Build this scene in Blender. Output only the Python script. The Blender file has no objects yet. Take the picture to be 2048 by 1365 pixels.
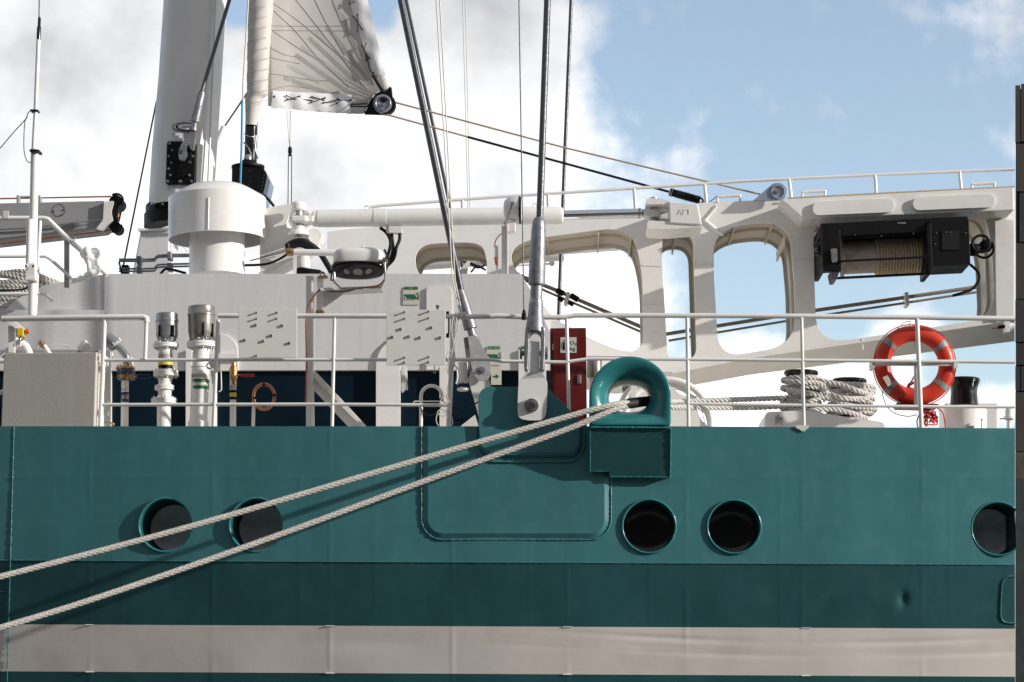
import bpy, bmesh, math, random
from mathutils import Vector, Matrix
from mathutils.geometry import tessellate_polygon
random.seed(7)
C = bpy.context.scene.collection
scene = bpy.context.scene
PI = math.pi

# ------------------------------------------------------------------ camera
F = 4600.0                       # focal length in pixels of a 2048 wide picture
CAM = Vector((0.0, -21.0, 1.6))
YAW, PITCH = math.radians(1.57), math.radians(8.87)
fwd = Vector((-math.sin(YAW)*math.cos(PITCH), math.cos(YAW)*math.cos(PITCH), math.sin(PITCH)))
rgt = Vector((math.cos(YAW), math.sin(YAW), 0))
upv = rgt.cross(fwd)
cd = bpy.data.cameras.new('camera'); cam = bpy.data.objects.new('camera', cd); C.objects.link(cam)
cd.sensor_width = 36; cd.sensor_fit = 'HORIZONTAL'; cd.lens = F/2048*36; cd.clip_start = .1; cd.clip_end = 3000
m = Matrix((rgt, upv, -fwd)).transposed().to_4x4(); m.translation = CAM
cam.matrix_world = m
scene.camera = cam

# ------------------------------------------------------------------ light
SUN_AZ, SUN_EL = math.radians(108.5), math.radians(18)
sd = bpy.data.lights.new('sun', 'SUN'); sd.energy = 4.3; sd.angle = math.radians(.8); sd.color = (1, .955, .89)
sun = bpy.data.objects.new('sun', sd); C.objects.link(sun)
sv = Vector((math.sin(SUN_AZ)*math.cos(SUN_EL), math.cos(SUN_AZ)*math.cos(SUN_EL), math.sin(SUN_EL)))
sun.rotation_euler = sv.to_track_quat('Z', 'Y').to_euler(); sun.location = (20, -10, 20)
scene.view_settings.view_transform = 'Standard'; scene.view_settings.look = 'None'
scene.view_settings.exposure = 0.12; scene.view_settings.gamma = 1

def P(px, py, y=0.0):
    d = fwd + rgt*((px-1024)/F) - upv*((py-682.5)/F)
    return CAM + d*((y - CAM.y)/d.y)
def SC(px, py, y=0.0):           # metres per pixel there
    return (P(px+1, py, y)-P(px, py, y)).length

def build_world():
    w = bpy.data.worlds.new('World'); scene.world = w; w.use_nodes = True
    nt = w.node_tree; N, L = nt.nodes, nt.links
    bg = N['Background']; bg.inputs[1].default_value = .13
    sk = N.new('ShaderNodeTexSky'); sk.sky_type = 'NISHITA'; sk.sun_disc = False
    sk.sun_elevation = SUN_EL; sk.sun_rotation = SUN_AZ; sk.dust_density = .6; sk.ozone_density = 1.6
    tc = N.new('ShaderNodeTexCoord'); sep = N.new('ShaderNodeSeparateXYZ'); L.new(tc.outputs['Generated'], sep.inputs[0])
    def mth(op, a, b=None, c=None):
        n = N.new('ShaderNodeMath'); n.operation = op
        for i, v in enumerate((a, b, c)):
            if v is None: continue
            if isinstance(v, (int, float)): n.inputs[i].default_value = v
            else: L.new(v, n.inputs[i])
        return n.outputs[0]
    ay = mth('MAXIMUM', mth('ABSOLUTE', sep.outputs[1]), .05)
    u = mth('DIVIDE', sep.outputs[0], ay); v = mth('DIVIDE', sep.outputs[2], ay)
    cv = N.new('ShaderNodeCombineXYZ'); L.new(u, cv.inputs[0]); L.new(v, cv.inputs[1])
    def noise(scale, detail, off, rough=.55, dist=0):
        mp = N.new('ShaderNodeMapping'); mp.inputs['Location'].default_value = off; L.new(cv.outputs[0], mp.inputs[0])
        n = N.new('ShaderNodeTexNoise'); n.inputs['Scale'].default_value = scale; n.inputs['Detail'].default_value = detail
        n.inputs['Roughness'].default_value = rough; n.inputs['Distortion'].default_value = dist
        L.new(mp.outputs[0], n.inputs['Vector']); return n.outputs[0]
    def uv(px, py):
        d = P(px, py, 10)-CAM; return d.x/d.y, d.z/d.y
    # cumulus banks: (px, py, half width px, half height px, weight)
    blobs = [(40, 200, 520, 520, 1.5), (330, 500, 330, 300, 1.0), (700, 350, 320, 320, 1.2), (880, 190, 240, 200, 1.05), (1060, 240, 130, 170, .75),
             (1010, 520, 260, 200, 1.1), (1130, 620, 170, 120, 1.0), (1250, 600, 110, 90, .5), (1490, 735, 120, 75, 1.0), (1400, 800, 200, 55, .8),
             (1740, 740, 130, 55, .85), (1820, 650, 80, 40, .7), (1700, 825, 330, 50, .8), (1960, 800, 110, 50, .55), (1960, 30, 220, 75, .4),
             (900, 40, 330, 90, .5), (-700, 300, 700, 600, 1.2), (465, 30, 60, 60, -1.0), (765, 35, 60, 70, -1.1), (1130, 60, 110, 60, .25)]
    acc = None
    for (px, py, rx, ry, wt) in blobs:
        cu, cvv = uv(px, py); ru = rx/F; rv = ry/F
        a = mth('DIVIDE', mth('SUBTRACT', u, cu), ru); b = mth('DIVIDE', mth('SUBTRACT', v, cvv), rv)
        d2 = mth('ADD', mth('MULTIPLY', a, a), mth('MULTIPLY', b, b))
        g = mth('MULTIPLY', mth('POWER', 2.718, mth('MULTIPLY', d2, -1.0)), wt)
        acc = g if acc is None else mth('ADD', acc, g)
    n1 = noise(22, 9, (3.1, 1.7, 0), .56); n2 = noise(7, 6, (.3, 5.2, 0), .5); n3 = noise(14, 7, (7.3, 2.2, 1), .55)
    dens = mth('ADD', acc, mth('ADD', mth('MULTIPLY', mth('SUBTRACT', n1, .5), 2.3), mth('MULTIPLY', mth('SUBTRACT', n2, .5), .7)))
    mr = N.new('ShaderNodeMapRange'); mr.interpolation_type = 'SMOOTHSTEP'; L.new(dens, mr.inputs[0])
    mr.inputs[1].default_value = .16; mr.inputs[2].default_value = .92; mr.inputs[3].default_value = 0; mr.inputs[4].default_value = 1
    # cloud brightness: grey undersides, whiter towards the horizon
    low = N.new('ShaderNodeMapRange'); L.new(v, low.inputs[0]); low.inputs[1].default_value = .12; low.inputs[2].default_value = .29
    low.inputs[3].default_value = 1.45; low.inputs[4].default_value = .86
    br = mth('MULTIPLY', low.outputs[0], mth('ADD', .78, mth('MULTIPLY', mth('SUBTRACT', n3, .36), 1.5)))
    cc = N.new('ShaderNodeCombineXYZ')
    K = 1/.13
    for i, k in enumerate((.90, .905, .925)): L.new(mth('MULTIPLY', br, k*K), cc.inputs[i])
    mx = N.new('ShaderNodeMix'); mx.data_type = 'RGBA'; ahead = mth('GREATER_THAN', sep.outputs[1], 0.0); L.new(mth('MULTIPLY', mr.outputs[0], ahead), mx.inputs[0]); L.new(cc.outputs[0], mx.inputs[7])
    hs = N.new('ShaderNodeHueSaturation'); hs.inputs['Saturation'].default_value = .80; hs.inputs['Value'].default_value = 1.45
    L.new(sk.outputs[0], hs.inputs['Color']); L.new(hs.outputs[0], mx.inputs[6])
    # unseen grey added to the sky behind and overhead to set the fill light
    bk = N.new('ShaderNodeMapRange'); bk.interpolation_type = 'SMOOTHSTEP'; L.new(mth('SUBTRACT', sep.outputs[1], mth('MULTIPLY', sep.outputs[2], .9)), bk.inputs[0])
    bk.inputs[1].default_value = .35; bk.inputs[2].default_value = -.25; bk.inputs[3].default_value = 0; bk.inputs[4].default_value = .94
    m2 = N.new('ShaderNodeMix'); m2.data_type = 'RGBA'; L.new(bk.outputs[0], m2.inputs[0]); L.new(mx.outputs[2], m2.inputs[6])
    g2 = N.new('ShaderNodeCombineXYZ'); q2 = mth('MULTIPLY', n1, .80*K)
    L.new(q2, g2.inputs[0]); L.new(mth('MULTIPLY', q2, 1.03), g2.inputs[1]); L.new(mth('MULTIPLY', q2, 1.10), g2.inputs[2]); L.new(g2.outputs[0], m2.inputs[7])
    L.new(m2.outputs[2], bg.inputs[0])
build_world()

# ------------------------------------------------------------------ materials
def pm(name, col, rough=.5, metal=0.0, var=.08, scale=4, bump=.0, bscale=60, streak=False, rvar=.1, dirt=None, dirt_amt=.0, coat=0.0, spec=.5):
    m = bpy.data.materials.new(name); m.use_nodes = True; nt = m.node_tree; N, L = nt.nodes, nt.links
    b = N['Principled BSDF']; b.inputs['Metallic'].default_value = metal; b.inputs['Specular IOR Level'].default_value = spec
    if coat: b.inputs['Coat Weight'].default_value = coat; b.inputs['Coat Roughness'].default_value = .12
    tc = N.new('ShaderNodeTexCoord'); mp = N.new('ShaderNodeMapping'); L.new(tc.outputs['Object'], mp.inputs[0])
    if streak: mp.inputs['Scale'].default_value = (1, 1, .07)
    n = N.new('ShaderNodeTexNoise'); n.inputs['Scale'].default_value = scale; n.inputs['Detail'].default_value = 7; n.inputs['Roughness'].default_value = .6
    L.new(mp.outputs[0], n.inputs['Vector'])
    mr = N.new('ShaderNodeMapRange'); mr.inputs[1].default_value = .3; mr.inputs[2].default_value = .7; mr.inputs[3].default_value = 1-var; mr.inputs[4].default_value = 1+var
    L.new(n.outputs[0], mr.inputs[0])
    vm = N.new('ShaderNodeVectorMath'); vm.operation = 'SCALE'; vm.inputs[0].default_value = col[:3]; L.new(mr.outputs[0], vm.inputs['Scale'])
    out = vm.outputs[0]
    n2 = N.new('ShaderNodeTexNoise'); n2.inputs['Scale'].default_value = scale*2.3; n2.inputs['Detail'].default_value = 8; L.new(tc.outputs['Object'], n2.inputs['Vector'])
    if dirt:
        r2 = N.new('ShaderNodeMapRange'); r2.inputs[1].default_value = .52; r2.inputs[2].default_value = .75; r2.inputs[4].default_value = dirt_amt; L.new(n2.outputs[0], r2.inputs[0])
        mx = N.new('ShaderNodeMix'); mx.data_type = 'RGBA'; L.new(r2.outputs[0], mx.inputs[0]); L.new(out, mx.inputs[6]); mx.inputs[7].default_value = (*dirt, 1); out = mx.outputs[2]
    L.new(out, b.inputs['Base Color'])
    r = N.new('ShaderNodeMapRange'); r.inputs[1].default_value = .3; r.inputs[2].default_value = .7; r.inputs[3].default_value = max(.02, rough-rvar); r.inputs[4].default_value = min(1, rough+rvar)
    L.new(n2.outputs[0], r.inputs[0]); L.new(r.outputs[0], b.inputs['Roughness'])
    if bump:
        n3 = N.new('ShaderNodeTexNoise'); n3.inputs['Scale'].default_value = bscale; n3.inputs['Detail'].default_value = 4; L.new(tc.outputs['Object'], n3.inputs['Vector'])
        bp = N.new('ShaderNodeBump'); bp.inputs['Strength'].default_value = bump; bp.inputs['Distance'].default_value = .004
        L.new(n3.outputs[0], bp.inputs['Height']); L.new(bp.outputs[0], b.inputs['Normal'])
    return m

M = {}
M['mast'] = pm('mast_paint', (.74, .72, .70), .45, var=.04, scale=2, bump=.1, bscale=6)
M['white'] = pm('white_paint', (.80, .78, .755), .32, var=.035, scale=3, bump=.14, bscale=22, dirt=(.58, .52, .44), dirt_amt=.22)
M['wall'] = pm('wall_paint', (.66, .65, .655), .3, var=.05, scale=14, streak=True, bump=.1, bscale=5, dirt=(.48, .455, .43), dirt_amt=.2)
M['web'] = pm('bounce_tinted_white', (.72, .65, .55), .5, var=.05, scale=3, bump=.2, bscale=12)  # frame white tinted warm: bounce light from the deck put into the colour
M['cream'] = pm('cream_paint', (.72, .70, .665), .45, var=.04, scale=6, bump=.25, bscale=70)
M['box'] = pm('box_paint', (.50, .465, .42), .5, var=.05, scale=8, bump=.4, bscale=60, streak=True)
M['teal_low'] = pm('lower_teal', (.026, .103, .112), .42, var=.12, scale=2.2, streak=True, bump=.35, bscale=9, rvar=.07, dirt=(.035, .125, .13), dirt_amt=.5)  # darker than the upper teal; lower side and chock box
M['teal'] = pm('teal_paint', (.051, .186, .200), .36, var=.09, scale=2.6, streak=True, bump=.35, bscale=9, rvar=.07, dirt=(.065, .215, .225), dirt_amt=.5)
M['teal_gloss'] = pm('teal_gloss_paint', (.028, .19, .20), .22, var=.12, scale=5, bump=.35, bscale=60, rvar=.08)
M['teal_dark'] = pm('dark_teal_paint', (.012, .07, .075), .5, var=.1)
M['stripe'] = pm('white_stripe_paint', (.84, .765, .715), .55, var=.05, scale=.9, bump=.3, bscale=9, dirt=(.50, .42, .39), dirt_amt=.35)
M['navy'] = pm('navy_paint', (.003, .011, .020), .35, spec=.12, var=.25, scale=1.5, bump=.15, bscale=4)
M['black'] = pm('black_paint', (.005, .005, .006), .5, spec=.18, var=.3, scale=8, bump=.2, bscale=90)
M['gloss_black'] = pm('gloss_black_paint', (.006, .006, .007), .16, var=.2)
M['rubber'] = pm('black_rubber', (.009, .009, .010), .6, spec=.25, var=.3, bump=.3, bscale=80)
M['galv'] = pm('galvanised_steel', (.27, .275, .29), .45, metal=.65, var=.28, scale=16, bump=.3, bscale=50, rvar=.14, dirt=(.16, .165, .18), dirt_amt=.6)
M['wire'] = pm('steel_wire', (.10, .103, .113), .42, metal=.8, var=.2, scale=20, bump=.3, bscale=150)
M['steel'] = pm('bare_steel', (.42, .42, .42), .3, metal=.85, var=.15, scale=10)
M['chrome'] = pm('chrome_rod', (.75, .77, .80), .07, metal=1, var=.03, rvar=.03)
M['alu'] = pm('grey_hood_paint', (.30, .31, .325), .3, metal=.6, var=.1, scale=6)
M['bronze'] = pm('brown_hood_paint', (.30, .275, .25), .3, metal=.6, var=.1, scale=6)
M['brass'] = pm('weathered_brass', (.42, .27, .13), .4, metal=.8, var=.3, scale=25, dirt=(.35, .12, .04), dirt_amt=.7)
M['copper'] = pm('copper_pipe', (.55, .22, .13), .35, metal=.8, var=.2, scale=15)
M['red'] = pm('dark_red_paint', (.12, .010, .011), .3, var=.15, scale=2, bump=.2, bscale=20)
M['orange'] = pm('orange_plastic', (.60, .036, .014), .42, var=.08, scale=4, bump=.35, bscale=30, rvar=.1, dirt=(.60, .06, .03), dirt_amt=.5)
M['orange_cord'] = pm('orange_cord', (.62, .04, .02), .7, var=.2)
M['reflect'] = pm('reflective_tape', (.30, .29, .28), .4, metal=.3, var=.2, scale=30)
M['rope'] = pm('white_rope', (.57, .535, .49), .85, var=.18, scale=30, bump=.6, bscale=240, dirt=(.42, .38, .33), dirt_amt=.5)
M['rope2'] = pm('pale_rope', (.58, .56, .54), .85, var=.15, scale=20, bump=.6, bscale=200, dirt=(.4, .38, .35), dirt_amt=.4)
M['tan'] = pm('tan_rope', (.46, .36, .25), .85, var=.2, scale=30, bump=.5, bscale=200)
M['dark_hose'] = pm('grey_brown_hose', (.27, .235, .20), .6, var=.2, scale=20)
M['cordw'] = pm('white_cord', (.66, .62, .56), .8, var=.1)
M['blue'] = pm('blue_rope', (.05, .28, .52), .7, var=.2, scale=40)
M['sail'] = pm('sail_cloth', (.56, .53, .50), .7, var=.06, scale=3, bump=.4, bscale=14)
M['sail2'] = pm('sail_cover_cloth', (.82, .82, .83), .55, var=.08, scale=6, bump=.8, bscale=16)
M['patch'] = pm('sail_patch_cloth', (.37, .35, .335), .7, var=.1, scale=14)
M['patch2'] = pm('sail_web_cloth', (.46, .435, .41), .7, var=.2, scale=60)
M['thread'] = pm('sail_thread', (.36, .34, .32), .8)
M['decal'] = pm('decal_board', (.58, .56, .48), .6, var=.04)
M['green'] = pm('green_decal', (.015, .14, .05), .5)
M['green2'] = pm('green_panel_decal', (.005, .13, .075), .5)
M['yellow'] = pm('yellow_plastic', (.72, .52, .02), .45)
M['orangered'] = pm('orange_button', (.62, .13, .02), .4)
M['blue_paint'] = pm('blue_paint', (.015, .03, .11), .35)
M['bluegrey'] = pm('bluegrey_paint', (.23, .27, .34), .45, var=.1, scale=8)
M['grey'] = pm('crane_grey_paint', (.30, .30, .305), .4, var=.07, scale=4)
M['crumple'] = pm('white_cloth_wrap', (.88, .87, .86), .6, var=.05, bump=1.0, bscale=12)
M['porthole_glass'] = pm('porthole_glass', (.035, .036, .042), .12, var=.3, scale=2, rvar=.05, spec=.45)
M['grey_glass'] = pm('grey_covered_glass', (.80, .82, .88), .25, var=.35, scale=2.5, rvar=.1, dirt=(.6, .62, .68), dirt_amt=.5)
M['cable'] = pm('rusty_cable', (.26, .105, .06), .6, var=.2)
M['drum'] = pm('worn_drum_metal', (.40, .35, .31), .55, metal=.1, var=.25, scale=10)
M['pale_steel'] = pm('pale_cast_steel', (.50, .50, .50), .45, metal=.3, var=.2, scale=14, bump=.3, bscale=40)
M['deck'] = pm('deck_paint', (.72, .67, .58), .7, var=.08, scale=2)
M['water'] = pm('harbour_water', (.012, .03, .028), .12, var=.2, bump=1, bscale=2)
M['concrete'] = pm('quay_concrete', (.20, .185, .165), .85, var=.15, scale=.6, bump=.4, bscale=8)
M['stone'] = pm('quay_stone', (.07, .055, .04), .9, var=.4, scale=2, bump=1, bscale=4)
M['weed'] = pm('weedy_quay_stone', (.018, .028, .026), .7, var=.5, scale=2.5, bump=1, bscale=5)
M['brick'] = pm('dark_brick', (.13, .085, .065), .9, var=.3, scale=1)
M['facade'] = pm('dark_brown_cladding', (.035, .026, .02), .6, var=.3, scale=.5)
M['facade2'] = pm('charcoal_cladding', (.012, .011, .011), .6, var=.3, scale=.5)
M['facade3'] = pm('grey_cladding', (.022, .022, .023), .5, var=.2, scale=.5)

# ------------------------------------------------------------------ mesh helpers
class MB:
    def __init__(s): s.v = []; s.f = []; s.sm = []
    def add(s, vs, fs, smooth=False):
        o = len(s.v); s.v += [Vector(v) for v in vs]
        for f in fs: s.f.append([i+o for i in f]); s.sm.append(smooth)
        return s
    def box(s, a, b):                       # two opposite world corners
        x0, x1 = sorted((a[0], b[0])); y0, y1 = sorted((a[1], b[1])); z0, z1 = sorted((a[2], b[2]))
        vs = [(x, y, z) for x in (x0, x1) for y in (y0, y1) for z in (z0, z1)]
        return s.add(vs, [(0, 1, 3, 2), (4, 6, 7, 5), (0, 4, 5, 1), (2, 3, 7, 6), (0, 2, 6, 4), (1, 5, 7, 3)])
    def pbox(s, x0, y0, x1, y1, yf, t):     # pixel rectangle at depth yf, thickness t away from the camera
        return s.plate([(x0, y0), (x1, y0), (x1, y1), (x0, y1)], yf, t)
    def plate(s, pts, yf, t, holes=(), yb=None):
        """outline in picture measure carried to the real plane y=yf, extruded by t"""
        yfun = yf if callable(yf) else (lambda x, y: yf)
        loops = [list(pts)]+[list(h) for h in holes]
        flat = [p for l in loops for p in l]
        tri = tessellate_polygon([[Vector((p[0], -p[1], 0)) for p in l] for l in loops])
        fr = [P(p[0], p[1], yfun(*p)) for p in flat]; n = len(fr)
        bk = [q+Vector((0, t, 0)) for q in fr]
        fs = [tuple(t_) for t_ in tri]+[tuple(i+n for i in reversed(t_)) for t_ in tri]
        o = 0
        for l in loops:
            k = len(l)
            for i in range(k): fs.append((o+i, o+(i+1) % k, n+o+(i+1) % k, n+o+i))
            o += k
        return s.add(fr+bk, fs)
    def sweep(s, pts, rad, n=10, caps=True, smooth=True, up=None, flat=None):
        pts = [Vector(p) for p in pts]
        if not hasattr(rad, '__len__'): rad = [rad]*len(pts)
        vs = []; fs = []; k = len(pts)
        prev = None
        for i, p in enumerate(pts):
            t = None
            a, b = max(0, i-1), min(k-1, i+1)
            t = pts[b]-pts[a]
            if t.length < 1e-9: t = pts[-1]-pts[0]
            t.normalize()
            if prev is None:
                ref = up or (Vector((0, 1, 0)) if abs(t.y) < .9 else Vector((0, 0, 1)))
                e1 = (ref-t*ref.dot(t)).normalized()
            else: e1 = (prev-t*prev.dot(t)).normalized()
            prev = e1; e2 = t.cross(e1)
            fx = 1 if flat is None else flat
            for j in range(n):
                an = 2*PI*j/n; vs.append(p+(e1*math.cos(an)*fx+e2*math.sin(an))*rad[i])
        for i in range(k-1):
            for j in range(n): fs.append((i*n+j, i*n+(j+1) % n, (i+1)*n+(j+1) % n, (i+1)*n+j))
        s.add(vs, fs, smooth)
        if caps: s.add(vs[:n], [tuple(range(n))]); s.add(vs[-n:], [tuple(reversed(range(n)))])
        return s
    def lathe(s, A, B, prof, n=24, smooth=True):
        """axis from A to B; prof = [(t 0..1, radius m)]; sharp corners are split"""
        A, B = Vector(A), Vector(B); ax = (B-A); Ln = ax.length; ax.normalize()
        ref = Vector((0, 1, 0)) if abs(ax.y) < .9 else Vector((1, 0, 0))
        e1 = (ref-ax*ref.dot(ax)).normalized(); e2 = ax.cross(e1)
        segs = []; cur = [prof[0]]
        for i in range(1, len(prof)):
            cur.append(prof[i])
            if i < len(prof)-1:
                a = Vector(((prof[i][0]-prof[i-1][0])*Ln, prof[i][1]-prof[i-1][1])); b = Vector(((prof[i+1][0]-prof[i][0])*Ln, prof[i+1][1]-prof[i][1]))
                if a.length > 1e-9 and b.length > 1e-9 and a.angle(b) > math.radians(32): segs.append(cur); cur = [prof[i]]
        segs.append(cur)
        for sg in segs:
            vs = []; fs = []
            for (t, r) in sg:
                c = A+ax*(Ln*t)
                for j in range(n):
                    an = 2*PI*j/n; vs.append(c+(e1*math.cos(an)+e2*math.sin(an))*max(r, 1e-5))
            for i in range(len(sg)-1):
                for j in range(n): fs.append((i*n+j, i*n+(j+1) % n, (i+1)*n+(j+1) % n, (i+1)*n+j))
            s.add(vs, fs, smooth)
        for (t, r), rev in ((prof[0], 0), (prof[-1], 1)):
            if r > 1e-4:
                c = A+ax*(Ln*t); vs = [c+(e1*math.cos(2*PI*j/n)+e2*math.sin(2*PI*j/n))*r for j in range(n)]
                s.add(vs, [tuple(range(n))])
        return s
    def plathe(s, cx, prof, y, n=24, cx2=None):   # vertical turned shape: prof = [(radius px, py)]
        y0, y1 = prof[0][1], prof[-1][1]; x2 = cx if cx2 is None else cx2
        A, B = P(cx, y0, y), P(x2, y1, y); k = SC(cx, (y0+y1)/2, y)
        return s.lathe(A, B, [((p-y0)/(y1-y0), r*k) for r, p in prof], n)
    def pdisc(s, cx, cy, r, yf, t, n=20, r2=None):  # short cylinder whose axis points at the sea (along y)
        A = P(cx, cy, yf); k = SC(cx, cy, yf)
        return s.lathe(A, A+Vector((0, t, 0)), [(0, (r2 or r)*k), (1, r*k)] if r2 else [(0, r*k), (1, r*k)], n)
    def torus(s, c, R, r, axis, n=36, m=10, a0=0, a1=2*PI, e=None, sq=1.0):
        c = Vector(c); axis = Vector(axis).normalized()
        ref = e or (Vector((0, 0, 1)) if abs(axis.z) < .9 else Vector((1, 0, 0)))
        e1 = (ref-axis*ref.dot(axis)).normalized(); e2 = axis.cross(e1)
        full = abs(a1-a0-2*PI) < 1e-6; k = n if full else n+1; vs = []; fs = []
        for i in range(k):
            a = a0+(a1-a0)*i/n; d = e1*math.cos(a)+e2*math.sin(a)
            for j in range(m):
                b = 2*PI*j/m; vs.append(c+d*(R+r*math.cos(b))+axis*(r*sq*math.sin(b)))
        for i in range(n):
            i2 = (i+1) % k
            for j in range(m): fs.append((i*m+j, i*m+(j+1) % m, i2*m+(j+1) % m, i2*m+j))
        return s.add(vs, fs, True)
    def ball(s, c, r, n=12, m=8, jig=0, sx=1, sy=1, sz=1):
        vs = [Vector(c)+Vector((0, 0, r*sz))]; fs = []
        for i in range(1, m):
            th = PI*i/m
            for j in range(n):
                ph = 2*PI*j/n; q = 1+random.uniform(-jig, jig)
                vs.append(Vector(c)+Vector((math.sin(th)*math.cos(ph)*sx, math.sin(th)*math.sin(ph)*sy, math.cos(th)*sz))*r*q)
        vs.append(Vector(c)-Vector((0, 0, r*sz)))
        for j in range(n): fs.append((0, 1+j, 1+(j+1) % n)); fs.append((len(vs)-1, 1+(m-2)*n+(j+1) % n, 1+(m-2)*n+j))
        for i in range(m-2):
            for j in range(n): fs.append((1+i*n+j, 1+(i+1)*n+j, 1+(i+1)*n+(j+1) % n, 1+i*n+(j+1) % n))
        return s.add(vs, fs, True)

def make(name, mb, mat, parent=None, bevel=0, loc=None, label=None, seg=2):
    org = Vector(loc) if loc is not None else (parent_world(parent) if parent else Vector((0, 0, 0)))
    me = bpy.data.meshes.new(name)
    me.from_pydata([v-org for v in mb.v], [], mb.f); me.update()
    for p, s_ in zip(me.polygons, mb.sm): p.use_smooth = s_
    bm = bmesh.new(); bm.from_mesh(me); bmesh.ops.recalc_face_normals(bm, faces=bm.faces); bm.to_mesh(me); bm.free()
    me.materials.append(M[mat] if isinstance(mat, str) else mat)
    o = bpy.data.objects.new(name, me); C.objects.link(o)
    if parent: o.parent = parent; o.location = (0, 0, 0)
    else: o.location = org
    if bevel:
        b = o.modifiers.new('bevel', 'BEVEL'); b.width = bevel; b.segments = seg; b.limit_method = 'ANGLE'; b.angle_limit = math.radians(35)
    if label: o['label'] = label
    return o
def parent_world(o):
    v = Vector((0, 0, 0))
    while o: v += o.location; o = o.parent
    return v
def thing(name, label, cat, loc, group=None):
    o = bpy.data.objects.new(name, None); C.objects.link(o); o.location = loc; o.empty_display_size = .1
    o['label'] = label; o['category'] = cat
    if group: o['group'] = group
    return o
def solo(name, mb, mat, label, cat, group=None, bevel=0, kind=None):
    vs = mb.v; c = Vector((sum(v.x for v in vs)/len(vs), sum(v.y for v in vs)/len(vs), min(v.z for v in vs)))
    o = make(name, mb, mat, None, bevel, loc=c)
    o['label'] = label; o['category'] = cat
    if group: o['group'] = group
    if kind: o['kind'] = kind
    return o
def struct(name, mb, mat, label=None, kind='structure'):
    o = make(name, mb, mat); o['kind'] = kind
    if label: o['label'] = label
    return o
def rrect(x0, y0, x1, y1, r, n=6):
    out = []
    for cx, cy, a in ((x0+r, y0+r, PI), (x1-r, y0+r, 1.5*PI), (x1-r, y1-r, 0), (x0+r, y1-r, .5*PI)):
        for i in range(n+1): t = a+i*PI/2/n; out.append((cx+r*math.cos(t), cy+r*math.sin(t)))
    return out
def rpoly(pts, n=7):
    """polygon of (x, y, corner radius)"""
    out = []; k = len(pts)
    for i in range(k):
        x, y, r = pts[i]; p = Vector((x, y)); a = Vector(pts[i-1][:2])-p; b = Vector(pts[(i+1) % k][:2])-p
        if r <= 0: out.append((x, y)); continue
        da, db = min(r, a.length*.48), min(r, b.length*.48); q0 = p+a.normalized()*da; q2 = p+b.normalized()*db
        for j in range(n+1):
            t = j/n; q = q0*(1-t)**2+p*2*t*(1-t)+q2*t*t
            # pull a little towards the corner: closer to a circle
            out.append((q.x, q.y))
    return out
def curve(pts, n=8):
    """Catmull-Rom through points (any dimension)"""
    pts = [Vector(p) for p in pts]; out = []
    for i in range(len(pts)-1):
        p0 = pts[max(0, i-1)]; p1 = pts[i]; p2 = pts[i+1]; p3 = pts[min(len(pts)-1, i+2)]
        for j in range(n):
            t = j/n; out.append(.5*((2*p1)+(p2-p0)*t+(2*p0-5*p1+4*p2-p3)*t*t+(3*p1-p0-3*p2+p3)*t**3))
    out.append(pts[-1]); return out
def pcurve(pts, n=6):            # pts (px, py, y)
    return [P(*q) for q in curve(pts, n)]
def pipe(mb, pts, rpx, n=8, sub=6, r=None):
    w = pcurve(pts, sub) if sub > 1 else [P(*q) for q in pts]
    k = SC(pts[0][0], pts[0][1], pts[0][2]); return mb.sweep(w, r or rpx*k, n)
def bar(mb, a, b, rpx, n=8):
    return mb.sweep([P(*a), P(*b)], rpx*SC(*a), n)
def resample(pts, step):
    pts = [Vector(p) for p in pts]; L = [0]
    for a, b in zip(pts, pts[1:]): L.append(L[-1]+(b-a).length)
    n = max(2, int(L[-1]/step)); out = []; j = 0
    for i in range(n+1):
        d = L[-1]*i/n
        while j < len(pts)-2 and L[j+1] < d: j += 1
        t = (d-L[j])/max(1e-9, L[j+1]-L[j]); out.append(pts[j].lerp(pts[j+1], t))
    return out
def braid(mb, path, R, pitch, per=4, both=True, step=None, sides=5):
    """rope of real strands: helices over-and-under (both) or a plain laid rope"""
    step = step or pitch/10; p = resample(path, step); k = len(p); fr = []; prev = None
    for i in range(k):
        t = (p[min(k-1, i+1)]-p[max(0, i-1)]).normalized()
        if prev is None: ref = Vector((0, 0, 1)) if abs(t.z) < .9 else Vector((1, 0, 0))
        else: ref = prev
        e = (ref-t*ref.dot(t)).normalized(); prev = e; fr.append((e, t.cross(e)))
    st = (p[-1]-p[0]).length/max(1, k-1) if False else step
    for d in ((1, -1) if both else (1,)):
        for q in range(per):
            pts = []
            for i in range(k):
                a = d*2*PI*i*step/pitch+2*PI*q/per
                rr = R*(.56+(.07*d*math.cos(per*a) if both else 0))
                pts.append(p[i]+(fr[i][0]*math.cos(a)+fr[i][1]*math.sin(a))*rr)
            mb.sweep(pts, R*(.47 if both else .5), sides)
    return mb
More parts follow.
